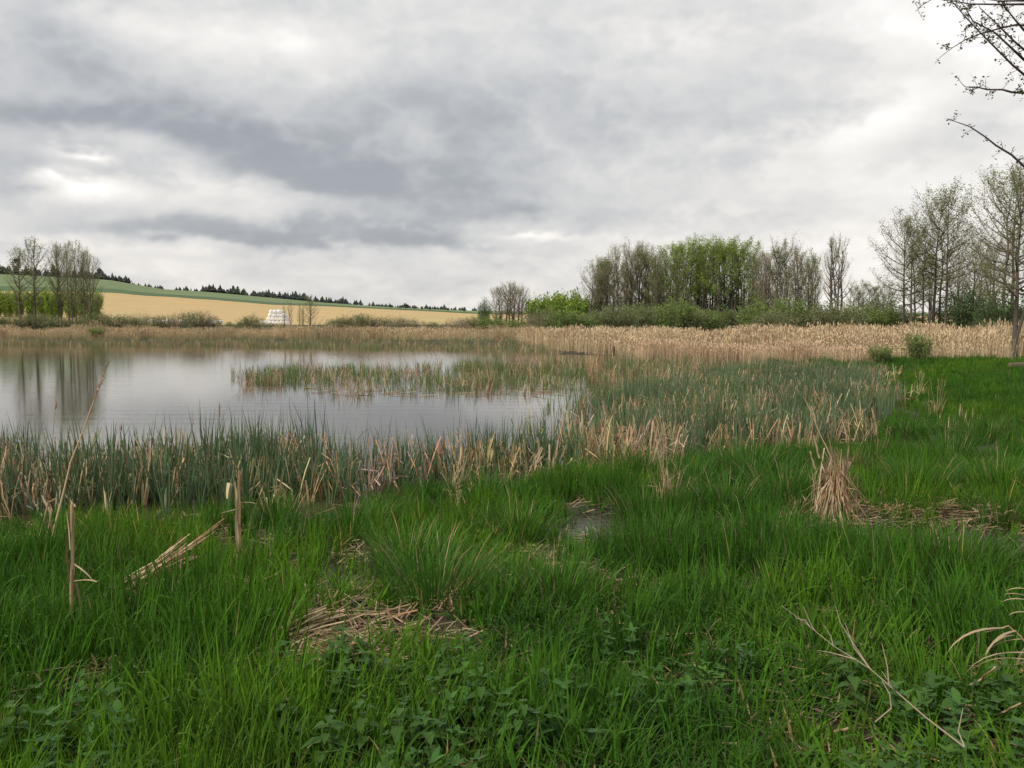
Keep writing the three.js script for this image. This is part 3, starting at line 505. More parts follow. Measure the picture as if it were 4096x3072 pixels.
const shrubs = {
  willow: [0, 1, 2].map(() => makeShrub(2.6, 4.0, 70, 4200, 0.15, [0.205, 0.235, 0.095], [0.26, 0.21, 0.16])),
  green: [0, 1].map(() => makeShrub(2.6, 3.8, 60, 4600, 0.17, [0.20, 0.275, 0.07], TW)),
  brown: [0, 1].map(() => makeShrub(2.6, 4.0, 110, 2600, 0.12, [0.24, 0.225, 0.115], [0.32, 0.265, 0.205])),
  bright: [0, 1].map(() => makeShrub(4, 6, 60, 4600, 0.36, [0.25, 0.35, 0.06], TW)),
  dark: [0, 1].map(() => makeShrub(3.4, 4.0, 80, 5600, 0.15, [0.095, 0.17, 0.045], TW)),
};
function shrub(kind, k, u, vTop, depth, widthPx, name, label, grp, vBase) {
  const s = shrubs[kind][k % shrubs[kind].length], x = xAt(u, depth), y = height(x, -depth), hh = at(u, vTop, depth).y - y, ww = widthPx / F * depth, g = new THREE.Group();
  part(g, 'stems', s.stems, M.bark).userData.kind = 'stuff'; part(g, 'foliage', s.foliage, M.foliage).userData.kind = 'stuff';
  g.position.set(x, y - 0.05, -depth); g.rotation.y = rnd() * 6.283; const sw = ww / s.w; g.scale.set(sw, hh / s.h, sw); return top(g, name, label, 'shrub', grp);
}
seed(62);
const fs = 'bushes along the far shore';
for (let i = 0; i < 11; i++) shrub(i % 4 === 3 ? 'brown' : 'willow', i, -30 + i * 26, rr(672, 684), rr(96, 99), rr(44, 62), 'willow_bush', 'olive green willow bush below the alder cluster', fs);
[[262, 678, 50, 'willow'], [290, 682, 44, 'willow'], [310, 676, 46, 'brown'], [338, 680, 50, 'willow'], [366, 678, 46, 'brown'], [392, 674, 44, 'brown'], [418, 672, 46, 'willow'], [440, 668, 44, 'brown'], [462, 682, 40, 'willow'], [500, 694, 44, 'willow'], [548, 678, 44, 'willow'], [528, 688, 36, 'willow'], [585, 696, 46, 'willow'], [610, 698, 44, 'willow']].forEach(([u, v, w, k], i) => shrub(k, i, u, v, 97 + (i % 3), w * 1.15, 'shore_bush', 'low thin bush on the far shore before the pale yellow field', fs));
[[722, 688, 50, 'willow'], [742, 682, 50, 'willow'], [768, 679, 56, 'brown'], [778, 676, 50, 'willow'], [800, 680, 50, 'brown'], [828, 684, 56, 'willow'], [856, 682, 50, 'brown'], [880, 684, 54, 'brown'], [904, 690, 46, 'brown'], [940, 694, 50, 'willow']].forEach(([u, v, w, k], i) => shrub(k, i, u, v, 97 + (i % 3), w * 1.15, 'round_bush', 'rounded greyish green bush right of the single leafing shore tree', fs));
[[985, 686, 60, 'brown'], [1010, 684, 60, 'brown'], [1035, 682, 60, 'green'], [1062, 684, 60, 'green'], [1050, 690, 60, 'green'], [1090, 690, 56, 'green'], [1115, 690, 50, 'green'], [1150, 676, 56, 'brown'], [1178, 668, 70, 'willow']].forEach(([u, v, w, k], i) => shrub(k, i, u, v, 92 + (i % 3), w * 1.1, 'green_bush', 'green bush at the foot of the small brown tree clump', fs));
shrub('green', 0, 213, 706, 85, 44, 'yellow_bush', 'small yellowish bush growing in the reeds at the water edge', fs);
const fw = 'bushes under the wood';
[[1165, 640, 120, 60], [1200, 636, 118, 66], [1225, 632, 112, 70], [1262, 640, 105, 70]].forEach(([u, v, d, w], i) => shrub('bright', i, u, v, d, w * 1.2, 'sunlit_tree', 'rounded bright yellow green bush beside the wood', fw));
for (let i = 0; i < 15; i++) shrub(['willow', 'green', 'willow'][i % 3], i, 1200 + i * 24, rr(652, 682), rr(76, 86), rr(70, 95), 'understory_bush', 'soft green bush under the wood behind the reeds', fw);
[[1460, 645, 90], [1500, 665, 90], [1545, 668, 90], [1590, 670, 90], [1630, 664, 80], [1480, 690, 70], [1525, 692, 70]].forEach(([u, v, w], i) => shrub(i % 2 ? 'willow' : 'green', i, u, v, 72, w, 'tall_bush', 'tall grey green willow bush in front of the wood trunks', fw));
for (let i = 0; i < 15; i++) shrub(i % 3 ? 'willow' : 'green', i, 1640 + i * 23, rr(642, 676), rr(60, 68), rr(90, 120), 'reedside_bush', 'olive bush right behind the wide golden reed bed', fw);
[[2060, 640, 62, 90], [2095, 618, 60, 110], [2140, 640, 57, 90], [2180, 660, 56, 90], [2225, 620, 55, 120], [2120, 690, 55, 80]].forEach(([u, v, d, w], i) => shrub('dark', i, u, v, d, w, 'dark_bush', 'dense dark green bush under the tall layered alders', fw));
for (let i = 0; i < 12; i++) shrub(i % 2 ? 'brown' : 'willow', i, 1360 + i * 27, rr(612, 650), rr(98, 106), rr(60, 85), 'thicket_bush', 'tall thin thicket bush between the trunks inside the wood', fw);
shrub('green', 1, 1982, 718, 35.6, 66, 'willow_bush', 'small leafy green bush standing in the golden reeds by the meadow', fs);
shrub('green', 0, 1902, 744, 35.6, 60, 'willow_bush', 'low green bush between sedge and golden reeds', fs);
// hedge below the hill on the left
for (let i = 0; i < 12; i++) shrub('bright', i, -40 + i * 22 + rr(-5, 5), rr(626, 634), 330, rr(34, 44), 'hedge_bush', 'bright green hedge bush at the edge of the yellow field behind alders', 'hedge along the yellow field');

// ---------------------------------------------------------------- hilltop trees
seed(71);
{
  const fir = () => { const g = new GB(), c = [0.050, 0.070, 0.048]; g.tube([V(0, -1, 0), V(0, 3, 0)], [0.3, 0.2], 4, [0.08, 0.06, 0.05]); for (let k = 0; k < 9; k++) { const y = 1.2 + k * 1.1, r = (3.2 - k * 0.3) * rr(0.7, 1.3), pts = 9; const ap = g.v(0, y + 2.4, 0, c); const ring = []; for (let s = 0; s < pts; s++) { const a = s / pts * 6.283 + k, q = r * (s % 2 ? 1 : 0.62) * rr(0.85, 1.15); ring.push(g.v(Math.cos(a) * q, y - (s % 2 ? 0.35 : 0), Math.sin(a) * q, tint(c, 0.25))); } for (let s = 0; s < pts; s++) g.tri(ap, ring[s], ring[(s + 1) % pts]); } return g.geo(); };
  const firs = [fir(), fir(), fir()], lists = [[], [], []];
  const strip = (u0, u1, n, d0, d1, s0, s1) => { for (let i = 0; i < n; i++) { const u = rr(u0, u1), r = rr(d0, d1), a = Math.atan((u - W / 2) / F), x = Math.sin(a) * r, z = -Math.cos(a) * r, s = rr(s0, s1) * (0.9 + 0.9 * noise(u * 0.06, 3, 3) + 0.5 * noise(u * 0.21, 7, 1)); if (noise(u * 0.045, 11, 4) < -0.32) continue; pick(lists).push([x, height(x, z), z, rnd() * 6.283, s * rr(1.2, 2.4), s * rr(0.7, 1.1), [1, 1, 1].map(() => rr(0.8, 1.3))]); } };
  strip(225, 285, 60, 1750, 1800, 0.8, 1.3); strip(285, 350, 14, 1760, 1800, 0.5, 0.8); strip(350, 366, 6, 1760, 1790, 0.9, 1.1); strip(370, 440, 14, 1760, 1800, 0.5, 0.9);
  strip(440, 530, 100, 1750, 1830, 0.9, 1.4); strip(530, 570, 40, 1750, 1830, 0.8, 1.2); strip(570, 690, 170, 1750, 1840, 0.9, 1.5); strip(690, 760, 90, 1750, 1840, 0.7, 1.2); strip(760, 1030, 150, 1760, 1850, 0.5, 0.9); strip(-300, 225, 240, 1720, 1900, 1.1, 1.9);
  group('conifer_line', 'dark conifer wood along the crest of the green hill', 'forest', firs.map((g, i) => ['conifers', g, M.foliage, lists[i]]));
  const far = 'round trees on the distant slope';
  const rt = makeTree({ h: 10, base: 0.15, spread: 0.36, limbs: 24, up: 0.6, leafN: 2600, leafSize: 0.5, leafC: [0.06, 0.095, 0.035], sub: 5, twigs: 3 });
  [[45, 560, 1500, 1.4, 'large dark round tree rising over the hill behind the alders']].forEach(([u, v, d, w, l]) => plant(rt, u, v, d, 'hill_tree', l, null, 1, w));
  [[846, 658, 1100, 1.3], [866, 660, 1100, 1.6], [880, 658, 1100, 1.6], [896, 660, 1100, 1.6], [912, 662, 1100, 1.6], [930, 664, 1100, 1.4], [968, 666, 1100, 1.4], [1004, 664, 1000, 1.4]].forEach(([u, v, d, w]) => plant(rt, u, v, d, 'field_tree', 'small round tree in the far row beyond the yellow field', far, rnd() * 6, w));
  for (const [u, v, w] of [[1046, 648, 34]]) shrub('dark', 0, u, v, 170, w, 'field_tree', 'dark green rounded tree behind the brown clump at the field edge', null);
}

// ---------------------------------------------------------------- wrapped bales
{
  const film = new THREE.MeshPhysicalMaterial({ color: new THREE.Color().setRGB(0.9, 0.9, 0.9), roughness: 0.4, clearcoat: 0.3, clearcoatRoughness: 0.25 });
  const prof = []; const R = 0.62, L = 1.2; for (const [r, y] of [[0, 0], [R * 0.8, 0.0], [R * 0.93, 0.03], [R * 0.99, 0.1], [R, 0.25], [R * 0.995, 0.6], [R, 0.95], [R * 0.99, 1.1], [R * 0.93, 1.17], [R * 0.8, L], [0, L]]) prof.push(new THREE.Vector2(r, y - L / 2));
  const roll = new THREE.LatheGeometry(prof, 22); { const p = roll.attributes.position; for (let i = 0; i < p.count; i++) { const n = 1 + 0.05 * noise(p.getX(i) * 4, p.getY(i) * 4, p.getZ(i) * 4) + 0.02 * noise(p.getX(i) * 14, p.getY(i) * 9, p.getZ(i) * 14); p.setX(i, p.getX(i) * n); p.setZ(i, p.getZ(i) * n); } roll.computeVertexNormals(); }
  roll.rotateX(Math.PI / 2);
  seed(81);
  const turn = 0.5, DEP = 262, c0 = xAt(597, DEP), y0 = height(c0, -DEP) + 0.62 + 0.1;
  const rows = [[7, 'bottom', -0.5], [5, 'second', 0.35], [4, 'third', 0.3], [3, 'top', 0.1]];
  rows.forEach(([n, word, off], j) => { for (let b = 0; b < 2; b++) for (let i = 0; i < n; i++) { const m = new THREE.Mesh(roll, film), s = (i - (n - 1) / 2) * 1.25 + off, t = b * 1.28; m.position.set(c0 + s * Math.cos(turn) + t * Math.sin(turn) - off * 0, y0 + j * 1.13, -DEP + s * Math.sin(turn) * -0.6 - t * Math.cos(turn)); m.rotation.y = turn + rr(-0.18, 0.18); m.rotation.x = rr(-0.05, 0.05); m.scale.set(rr(0.97, 1.06), rr(0.94, 1.02), rr(0.95, 1.08)); m.position.x += rr(-0.08, 0.08); m.position.y += rr(-0.04, 0.03); top(m, 'wrapped_bale', 'white film wrapped round bale in the ' + word + ' layer of the stack', 'bale', 'stack of white bales'); } });
  for (let i = 0; i < 26; i++) { if (i > 7 && rnd() < 0.4) continue; const u = 322 + i * 6.3, x = xAt(u, 268), m = new THREE.Mesh(roll, film); m.position.set(x, height(x, -268) + 0.72, -268 + rr(-0.5, 0.5)); m.rotation.y = rr(0.2, 0.6); top(m, 'wrapped_bale', 'white wrapped bale in the low line half hidden by shore bushes', 'bale', 'line of white bales'); }
}

// ---------------------------------------------------------------- foreground plants and dead stems
const tussockPos = [[1370, 1030, 0.5, 0.55], [1620, 1040, 0.75, 0.62], [1700, 1085, 0.62, 0.55], [1570, 1110, 0.5, 0.5], [1840, 1030, 0.4, 0.45], [940, 1290, 0.55, 0.5], [880, 1240, 0.4, 0.5], [1390, 1120, 0.4, 0.4], [2160, 1070, 0.55, 0.6], [2050, 1000, 0.6, 0.55], [1400, 1215, 0.45, 0.45], [1860, 1215, 0.5, 0.4], [2150, 1140, 0.4, 0.45], [600, 1130, 0.4, 0.42], [1040, 1080, 0.45, 0.45], [1250, 1060, 0.5, 0.5], [1500, 1060, 0.45, 0.5], [1980, 1060, 0.5, 0.5], [2120, 960, 0.6, 0.55], [1960, 950, 0.5, 0.5], [1660, 1190, 0.45, 0.45], [1120, 1170, 0.45, 0.45], [760, 1160, 0.45, 0.45], [2060, 1230, 0.5, 0.45], [1200, 1300, 0.45, 0.42]];
seed(91);
tussockPos.forEach(([u, v, r, h], i) => {
  const p = onGround(u, v), g = new GB(), n = Math.round(420 * r + 120), brown = i === 4;
  for (let k = 0; k < n; k++) { const a = rnd() * 6.283, q = Math.sqrt(rnd()); g.blade(Math.cos(a) * q * r * 0.55, -0.05, Math.sin(a) * q * r * 0.55, a + rr(-0.5, 0.5), h * rr(0.65, 1.15), 0.008, 0.08 + q * 0.45, rr(0.2, 1.0), rnd() < 0.07 ? tint(G.straw, 0.2) : tint(brown ? [0.11, 0.13, 0.03] : [0.058, 0.152, 0.014], 0.3), 4, rr(-0.8, 0.8)); }
  const where = ['behind the fallen stems', 'broad and tall before the cattail stand', 'beside the straw sheaf', 'rounded above the puddle', 'yellowish behind the straw sheaf', 'broad dark one in the middle of the lawn', 'on the slope above the broad dark one', 'by the branching dry stems', 'by the right hand puddle', 'below the flattened tan stems', 'below the middle puddle', 'in the open lawn below the sheaf', 'at the puddle rim', 'at the foot of the cattails', 'among dry weeds at the shore', 'left of the tall thin stem', 'between the fine dry fan and the broad tall one', 'behind the short dark stalk', 'above the flattened tan stems', 'beside the dark corner of the stand', 'in the lawn below the fallen stems', 'below the bushy dry weed', 'below the broad split stalk', 'below the heap of brown stems', 'in the open lawn below the middle puddle'][i];
  const m = new THREE.Mesh(g.geo(), M.grass); m.position.copy(p); top(m, 'grass_tussock', 'grass tussock ' + where, 'tussock', 'grass tussocks on the bank');
});

function stalkThing(name, label, category, build, grp) { const g = new THREE.Group(); build(g); return top(g, name, label, category, grp); }
const wobblePath = (a, b, n, w) => { const out = []; for (let i = 0; i <= n; i++) { const t = i / n; out.push(a.clone().lerp(b, t).add(V(noise(t * 3, a.x * 7, 1) * w * Math.sin(Math.PI * t), 0, noise(t * 3, a.z * 7, 5) * w * Math.sin(Math.PI * t)))); } return out; };
const taper = (n, r0, r1) => Array.from({ length: n + 1 }, (_, i) => lerp(r0, r1, i / n));
function stem(g, name, a, b, r0, r1, c, w = 0.02, sides = 6) { const G2 = new GB(); G2.tube(wobblePath(a, b, 8, w), taper(8, r0, r1).map((r, i) => r * (i % 3 === 1 ? 1.14 : 1)), sides, Array.from({ length: 9 }, () => tint(rnd() < 0.25 ? G.brown : c, 0.16)), true); if (r0 > 0.0095) for (let k = 0; k < 9; k++) { const p = a.clone().lerp(b, rr(0, 0.8)), az = rnd() * 6.283; G2.blade(p.x + Math.cos(az) * r0, p.y, p.z + Math.sin(az) * r0, az, rr(0.1, 0.3), rr(0.006, 0.016), rr(0.0, 0.09), rr(0, 0.5), tint(pick([c, G.brown, G.pale]), 0.2), 4, rr(-0.6, 0.6)); } if (r0 > 0.0095) for (let k = 0; k < 7; k++) G2.blade(b.x + rr(-r1, r1), b.y - 0.02, b.z + rr(-r1, r1), rnd() * 6.283, rr(0.02, 0.08), 0.004, rr(0.05, 0.6), rr(0, 0.8), tint(G.pale, 0.2), 2); return part(g, name, G2.geo(), M.straw); }
function flaps(g, list) { list.forEach(([p, az, len, w, lean, curve, c, kink]) => { const q = new GB(); q.blade(p.x, p.y, p.z, az, len, w, lean, curve, tint(c, 0.1), 5, rr(-0.5, 0.5), kink || 0, 0.5, true); part(g, 'leaf', q.geo(), M.straw); }); }
// foot on the ground at (u, v); other points at the depth of the foot plus an offset
const foot = (u, v) => onGround(u, v);
seed(92);
stalkThing('dead_cattail_stalk', 'thick upright brown cattail stalk with a snapped top and hanging leaves', 'dead stalk', (g) => {
  const b = foot(155, 1398), d = -b.z; b.y -= 0.05; stem(g, 'stalk', b, at(155, 1092, d), 0.0105, 0.009, [0.36, 0.235, 0.125], 0.012);
  const m = at(155, 1215, d + 0.02), q = at(160, 1255, d - 0.05);
  flaps(g, [[m, 0.3, 0.16, 0.016, 2.0, 0.4, G.pale], [q, 0.1, 0.13, 0.018, 1.4, 0.5, G.straw], [at(152, 1270, d), 3.4, 0.45, 0.014, 2.55, 0.1, G.straw], [at(165, 1260, d), 0.5, 0.42, 0.012, 2.9, 0.1, G.brown], [at(148, 1240, d), 3.0, 0.5, 0.01, 2.8, 0.05, G.pale], [at(150, 1120, d), 3.1, 0.25, 0.014, 3.0, 0.1, G.brown]]);
});
stalkThing('dead_cattail_stalk', 'pale straight cattail stalk with split sheath beside the leaning bundle', 'dead stalk', (g) => {
  const b = foot(512, 1232), d = -b.z; b.y -= 0.05; stem(g, 'stalk', b, at(518, 1018, d), 0.016, 0.012, [0.47, 0.34, 0.19], 0.012);
  flaps(g, [[at(516, 1050, d - 0.03), 3.2, 0.5, 0.024, 3.0, 0.35, G.pale], [at(520, 1085, d), 0.2, 0.12, 0.014, 1.5, 0.3, G.pale], [at(494, 1043, d + 0.1), 2.2, 0.12, 0.04, 2.9, 0.3, G.pale], [at(478, 1108, d), 0.2, 0.15, 0.012, 1.3, 0, G.pale], [at(500, 1160, d), 3.0, 0.2, 0.018, 2.7, 0.2, G.straw]]);
});
stalkThing('leaning_bundle', 'bundle of dry cattail leaves leaning over the grass', 'dead stalks', (g) => {
  const b = foot(262, 1290), d = -b.z;
  for (let i = 0; i < 50; i++) { const a = at(258 + rr(-8, 40), 1275 + rr(-16, 12), d + rr(-0.15, 0.15)), e = at(438 + rr(-60, 12), 1160 + rr(-8, 40), d + rr(-0.1, 0.4)); if (i < 4) e.copy(at(484 - i * 6, 1120 + i * 9, d + 0.3)); else e.lerp(a, rr(0, 0.2)); const q = new GB(); q.tube(wobblePath(a, e, 5, 0.05), taper(5, rr(0.004, 0.008), 0.003), 4, tint(pick([G.straw, G.pale, G.brown, G.brown]), 0.25)); part(g, 'leaf', q.geo(), M.straw); }
  const c = foot(385, 1295); stem(g, 'prop_stem', V(c.x, c.y - 0.03, c.z), at(392, 1212, -c.z), 0.008, 0.006, G.straw);
  flaps(g, [[at(315, 1290, d - 0.1), 2.4, 0.35, 0.018, 2.4, 0.2, G.pale], [at(272, 1345, d - 0.5), 0.5, 0.25, 0.02, 1.9, 0.2, G.straw], [at(330, 1280, d), 2.0, 0.4, 0.014, 2.7, 0.2, G.brown]]);
});
stalkThing('leaning_reed', 'long leaning dry reed with ragged seed head above the cattails', 'reed', (g) => {
  const b = foot(100, 1215), d = -b.z; const t = at(234, 786, d + 0.5), k = at(152, 1000, d + 0.25); const q = new GB(); q.tube([...wobblePath(b, k, 5, 0.01), ...wobblePath(k, t, 6, 0.02).slice(1)], taper(11, 0.009, 0.0035), 5, tint(G.straw, 0.1)); part(g, 'stem', q.geo(), M.straw);
  const hd = new GB(); for (let i = 0; i < 60; i++) { const p = k.clone().lerp(t, rr(0.62, 1)); hd.blade(p.x, p.y, p.z, rnd() * 6.28, rr(0.02, 0.05), 0.007, rr(0.1, 1), 0.4, tint([0.4, 0.26, 0.14], 0.3), 2); } part(g, 'seed_head', hd.geo(), M.straw);
  stem(g, 'side_shoot', at(211, 835, d + 0.43), at(228, 815, d + 0.46), 0.004, 0.003, G.brown);
  for (const [u, v, u2, v2] of [[75, 1200, 105, 1080], [90, 1215, 112, 1100], [112, 1190, 108, 1095]]) { const f = foot(u, v); stem(g, 'broken_stem', f, at(u2, v2, -f.z), 0.008, 0.006, G.straw); }
});
function cattailHead(u, vFoot, vTop, headV, lean, label, fluffy) {
  stalkThing('cattail_head', label, 'cattail', (g) => {
    const b = foot(u - lean, vFoot), d = -b.z, t = at(u, vTop, d); stem(g, 'stem', b, t, 0.005, 0.003, [0.3, 0.2, 0.11], 0.02, 5);
    if (headV) { const q = new GB(), a = at(u - lean * 0.1, headV[1], d), e = at(u, headV[0], d); q.tube(wobblePath(a, e, 6, 0.004), [0.004, 0.011, 0.013, 0.013, 0.012, 0.010, 0.003], 7, tint(fluffy || [0.13, 0.06, 0.03], 0.05), true); part(g, 'seed_head', q.geo(), M.straw); }
  });
}
cattailHead(122, 1075, 848, [868, 884], 22, 'cattail stem with a ragged rusty seed head near the tree reflections', [0.33, 0.16, 0.08]);
cattailHead(474, 1050, 868, [870, 905], 0, 'stiff dry cattail stem rising above the green blades before white reflection', [0.3, 0.18, 0.1]);
cattailHead(625, 1050, 855, null, -6, 'thin bare stem leaning among the cattails of the bank');
cattailHead(262, 1060, 912, [918, 930], 2, 'short stem with small brown head hidden among cattails', [0.22, 0.1, 0.05]);
cattailHead(415, 1060, 885, null, 0, 'straight pale broken stem between the bank cattails');
cattailHead(1326, 1055, 726, [745, 770], 2, 'very tall thin cattail stem with slim dark head rising before the reeds', [0.1, 0.06, 0.035]);
stalkThing('dead_cattail_stalk', 'broad split tan stalk slanting from the water edge into the grass', 'dead stalk', (g) => {
  const b = foot(797, 1118), d = -b.z; b.y -= 0.04; const q = new GB(); q.blade(b.x, b.y, b.z, Math.PI, 1.05, 0.03, 0.14, 0.02, G.pale, 6, 0.4); q.blade(b.x + 0.01, b.y, b.z + 0.01, Math.PI, 0.8, 0.02, 0.11, 0.05, G.straw, 6, -0.3); part(g, 'stalk', q.geo(), M.straw);
  flaps(g, [[at(775, 985, d), 3.0, 0.15, 0.02, 2.4, 0.5, G.straw], [at(772, 950, d), 0.4, 0.2, 0.012, 0.7, 0.6, G.pale]]);
});
stalkThing('straw_sheaf', 'tall straw coloured sheaf of dead leaves standing in the marsh', 'straw sheaf', (g) => {
  const b = foot(1795, 1125), d = -b.z, h = 0.62, q = new GB(), pale = new GB();
  for (let i = 0; i < 640; i++) { const a = rnd() * 6.283, out = 0.19 * Math.pow(rnd(), 0.7) + 0.015, len = rr(0.18, 0.72), hang = rnd() < 0.5, y0 = hang ? rr(0.12, 0.5) : -0.02, o = hang ? out * 0.35 : out; (i % 5 ? q : pale).blade(b.x + Math.cos(a) * o + 0.02, b.y + y0, b.z + Math.sin(a) * o, hang ? a : a + Math.PI + rr(-0.9, 0.9), hang ? len * 0.75 : len, rr(0.004, 0.013), hang ? rr(2.2, 2.95) : Math.atan2(out, len) * rr(-0.2, 1.5), rr(-0.5, 0.8), tint(i % 5 ? pick([G.straw, G.straw, G.brown, G.brown]) : G.pale, 0.25), 4, rr(-1, 1), rnd() < 0.45 ? rr(0.4, 2.4) : 0, rr(0.3, 0.9), rnd() < 0.25); }
  for (let i = 0; i < 90; i++) { const a = rnd() * 6.283, out = rr(0.1, 0.42); q.blade(b.x + Math.cos(a) * out, b.y + rr(0, 0.06), b.z + Math.sin(a) * out, rnd() * 6.283, rr(0.08, 0.3), rr(0.005, 0.012), rr(1.0, 1.7), rr(-0.2, 0.4), tint(pick([G.straw, G.pale, G.brown]), 0.2), 3, rr(-1, 1)); }
  part(g, 'leaves', q.geo(), M.straw); part(g, 'pale_leaves', pale.geo(), M.straw);
  stem(g, 'stem', at(1800, 1000, d), at(1735, 855, d + 0.15), 0.006, 0.003, G.straw); stem(g, 'stem', at(1770, 990, d), at(1757, 940, d), 0.009, 0.008, G.straw); stem(g, 'stem', at(1822, 1040, d - 0.05), at(1838, 992, d), 0.014, 0.012, G.pale); stem(g, 'stem', b.clone().add(V(0.07, 0, 0.18)), at(1775, 1005, d + 0.05), 0.011, 0.007, G.pale); stem(g, 'stem', at(1808, 1010, d), at(1787, 935, d), 0.006, 0.004, G.brown); stem(g, 'stem', at(1762, 1015, d), at(1750, 975, d), 0.008, 0.007, G.straw);
});
function fallen(name, label, list, wmin = 0.006) { stalkThing(name, label, 'dead stems', (g) => list.forEach(([u0, v0, u1, v1, r, c, lift]) => { const a = onGround(u0, v0), e = onGround(u1, v1); a.y += 0.05; e.y += lift ?? 0.06; stem(g, 'stem', a, e, r, r * 0.8, c || G.pale, 0.03, 5); })); }
fallen('flattened_reeds', 'pale broken stems lying across the puddle left of the sheaf', [[1460, 1085, 1560, 1150, 0.009, G.pale, 0.1], [1462, 1090, 1530, 1135, 0.007, G.straw, 0.1], [1540, 1150, 1615, 1160, 0.008], [1550, 1158, 1620, 1172, 0.006], [1530, 1142, 1580, 1180, 0.006, G.straw], [1500, 1130, 1560, 1175, 0.005, G.brown]]);
fallen('flattened_reeds', 'tangle of flattened pale stems in the meadow behind the sheaf', [[2010, 905, 2060, 935, 0.012], [2030, 925, 2140, 950, 0.012, G.pale], [2050, 930, 2075, 905, 0.012], [2075, 905, 2090, 935, 0.011], [2100, 915, 2125, 945, 0.014], [2060, 935, 2100, 945, 0.01, G.straw], [1990, 908, 2030, 915, 0.009], [2110, 920, 2165, 955, 0.008, G.straw], [2090, 940, 2130, 930, 0.01], [2040, 940, 2090, 925, 0.01, G.straw]]);
fallen('flattened_reeds', 'small heap of broken brown stems right of the sheaf', [[1925, 1105, 1950, 1085, 0.009, G.straw], [1950, 1085, 1965, 1110, 0.008], [1930, 1110, 1990, 1090, 0.007, G.straw], [1960, 1100, 2000, 1120, 0.007], [1940, 1120, 1985, 1112, 0.008, G.brown], [1905, 1100, 1935, 1120, 0.007, G.straw], [2080, 1090, 2110, 1120, 0.008, G.pale], [2060, 1120, 2100, 1100, 0.008, G.brown]]);
stalkThing('waterline_stems', 'flattened broken stems floating along the front of the island', 'dead stems', (g) => { for (let i = 0; i < 46; i++) { const u = rr(560, 1290), p = ground(u, 838 + 14 * sstep(560, 800, u) + rr(-12, 4), 0.015), a = rr(-0.5, 0.5) + (rnd() < 0.15 ? 1.2 : 0), L = rr(0.2, 0.7), A = V(p[0], rr(0.005, 0.03), p[2]), B = V(p[0] + Math.cos(a) * L, rr(0.005, rnd() < 0.2 ? 0.3 : 0.06), p[2] + Math.sin(a) * L * 0.6); stem(g, 'stem', A, B, rr(0.006, 0.009), 0.005, pick([G.straw, G.pale, G.brown]), 0.04, 4); } });
stalkThing('thatch_mound', 'flattened mound of tan thatch in the middle of the lawn', 'thatch', (g) => {
  const q = new GB(); for (let i = 0; i < 460; i++) { const u = 690 + rr(-1, 1) * 110, v = 1412 + rr(-1, 1) * 42, p = onGround(u, v); q.blade(p.x, p.y + rr(0.01, 0.08), p.z, rnd() * 6.283, rr(0.06, 0.26), rr(0.004, 0.011), rr(1.2, 1.65), rr(-0.2, 0.3), tint(pick([G.straw, G.pale, G.brown, G.brown]), 0.22), 3, rr(-1, 1)); } part(g, 'straw', q.geo(), M.straw);
  for (let i = 0; i < 14; i++) { const a = onGround(535 + rr(0, 40), 1405 + rr(-12, 16)), e = onGround(690 + rr(-40, 90), 1365 + rr(-4, 22)); a.y += rr(0.05, 0.1); e.y += rr(0.1, 0.16); stem(g, 'stem', a, e, 0.007, 0.005, pick([G.pale, G.straw]), 0.03, 4); }
  stem(g, 'stem', onGround(545, 1400), at(605, 1352, -onGround(545, 1400).z), 0.005, 0.003, G.pale);
});
stalkThing('dry_branch', 'fallen grey brown dry stem with forked twigs lying over the grass', 'branch', (g) => {
  const d0 = 2.45, d1 = 3.7, P = (u, v, t) => at(u, v, lerp(d0, d1, t)), q = new GB(), c = [0.28, 0.22, 0.155];
  const main = [[2085, 1615, 0], [2000, 1550, 0.17], [1945, 1502, 0.32], [1880, 1445, 0.5], [1800, 1395, 0.7], [1745, 1350, 0.85], [1688, 1308, 1]].map((p) => P(...p)); q.tube(main, taper(6, 0.0036, 0.0012), 5, c); part(g, 'stem', q.geo(), M.straw);
  const side = [[[1800, 1395, 0.7], [1795, 1375, 0.72], [1780, 1350, 0.74]], [[1880, 1445, 0.5], [1845, 1400, 0.56], [1825, 1345, 0.62]], [[1880, 1445, 0.5], [1850, 1400, 0.6], [1815, 1345, 0.7], [1805, 1310, 0.75]], [[1920, 1478, 0.4], [1917, 1440, 0.42], [1905, 1390, 0.46]], [[1850, 1425, 0.57], [1795, 1410, 0.62], [1765, 1405, 0.66]], [[1750, 1355, 0.83], [1740, 1340, 0.85], [1718, 1335, 0.9]], [[1925, 1480, 0.4], [1935, 1495, 0.3], [1905, 1450, 0.35]], [[2085, 1615, 0.0], [2070, 1580, 0.05], [2080, 1530, 0.1]], [[1890, 1560, 0.1], [1925, 1530, 0.12], [1922, 1500, 0.14], [1905, 1470, 0.18]], [[1760, 1362, 0.82], [1750, 1345, 0.82], [1735, 1310, 0.84]]];
  for (const s of side) { const w = new GB(); w.tube(s.map((p) => P(...p)), taper(s.length - 1, 0.003, 0.0012), 4, tint(c, 0.1)); part(g, 'twig', w.geo(), M.straw); }
});
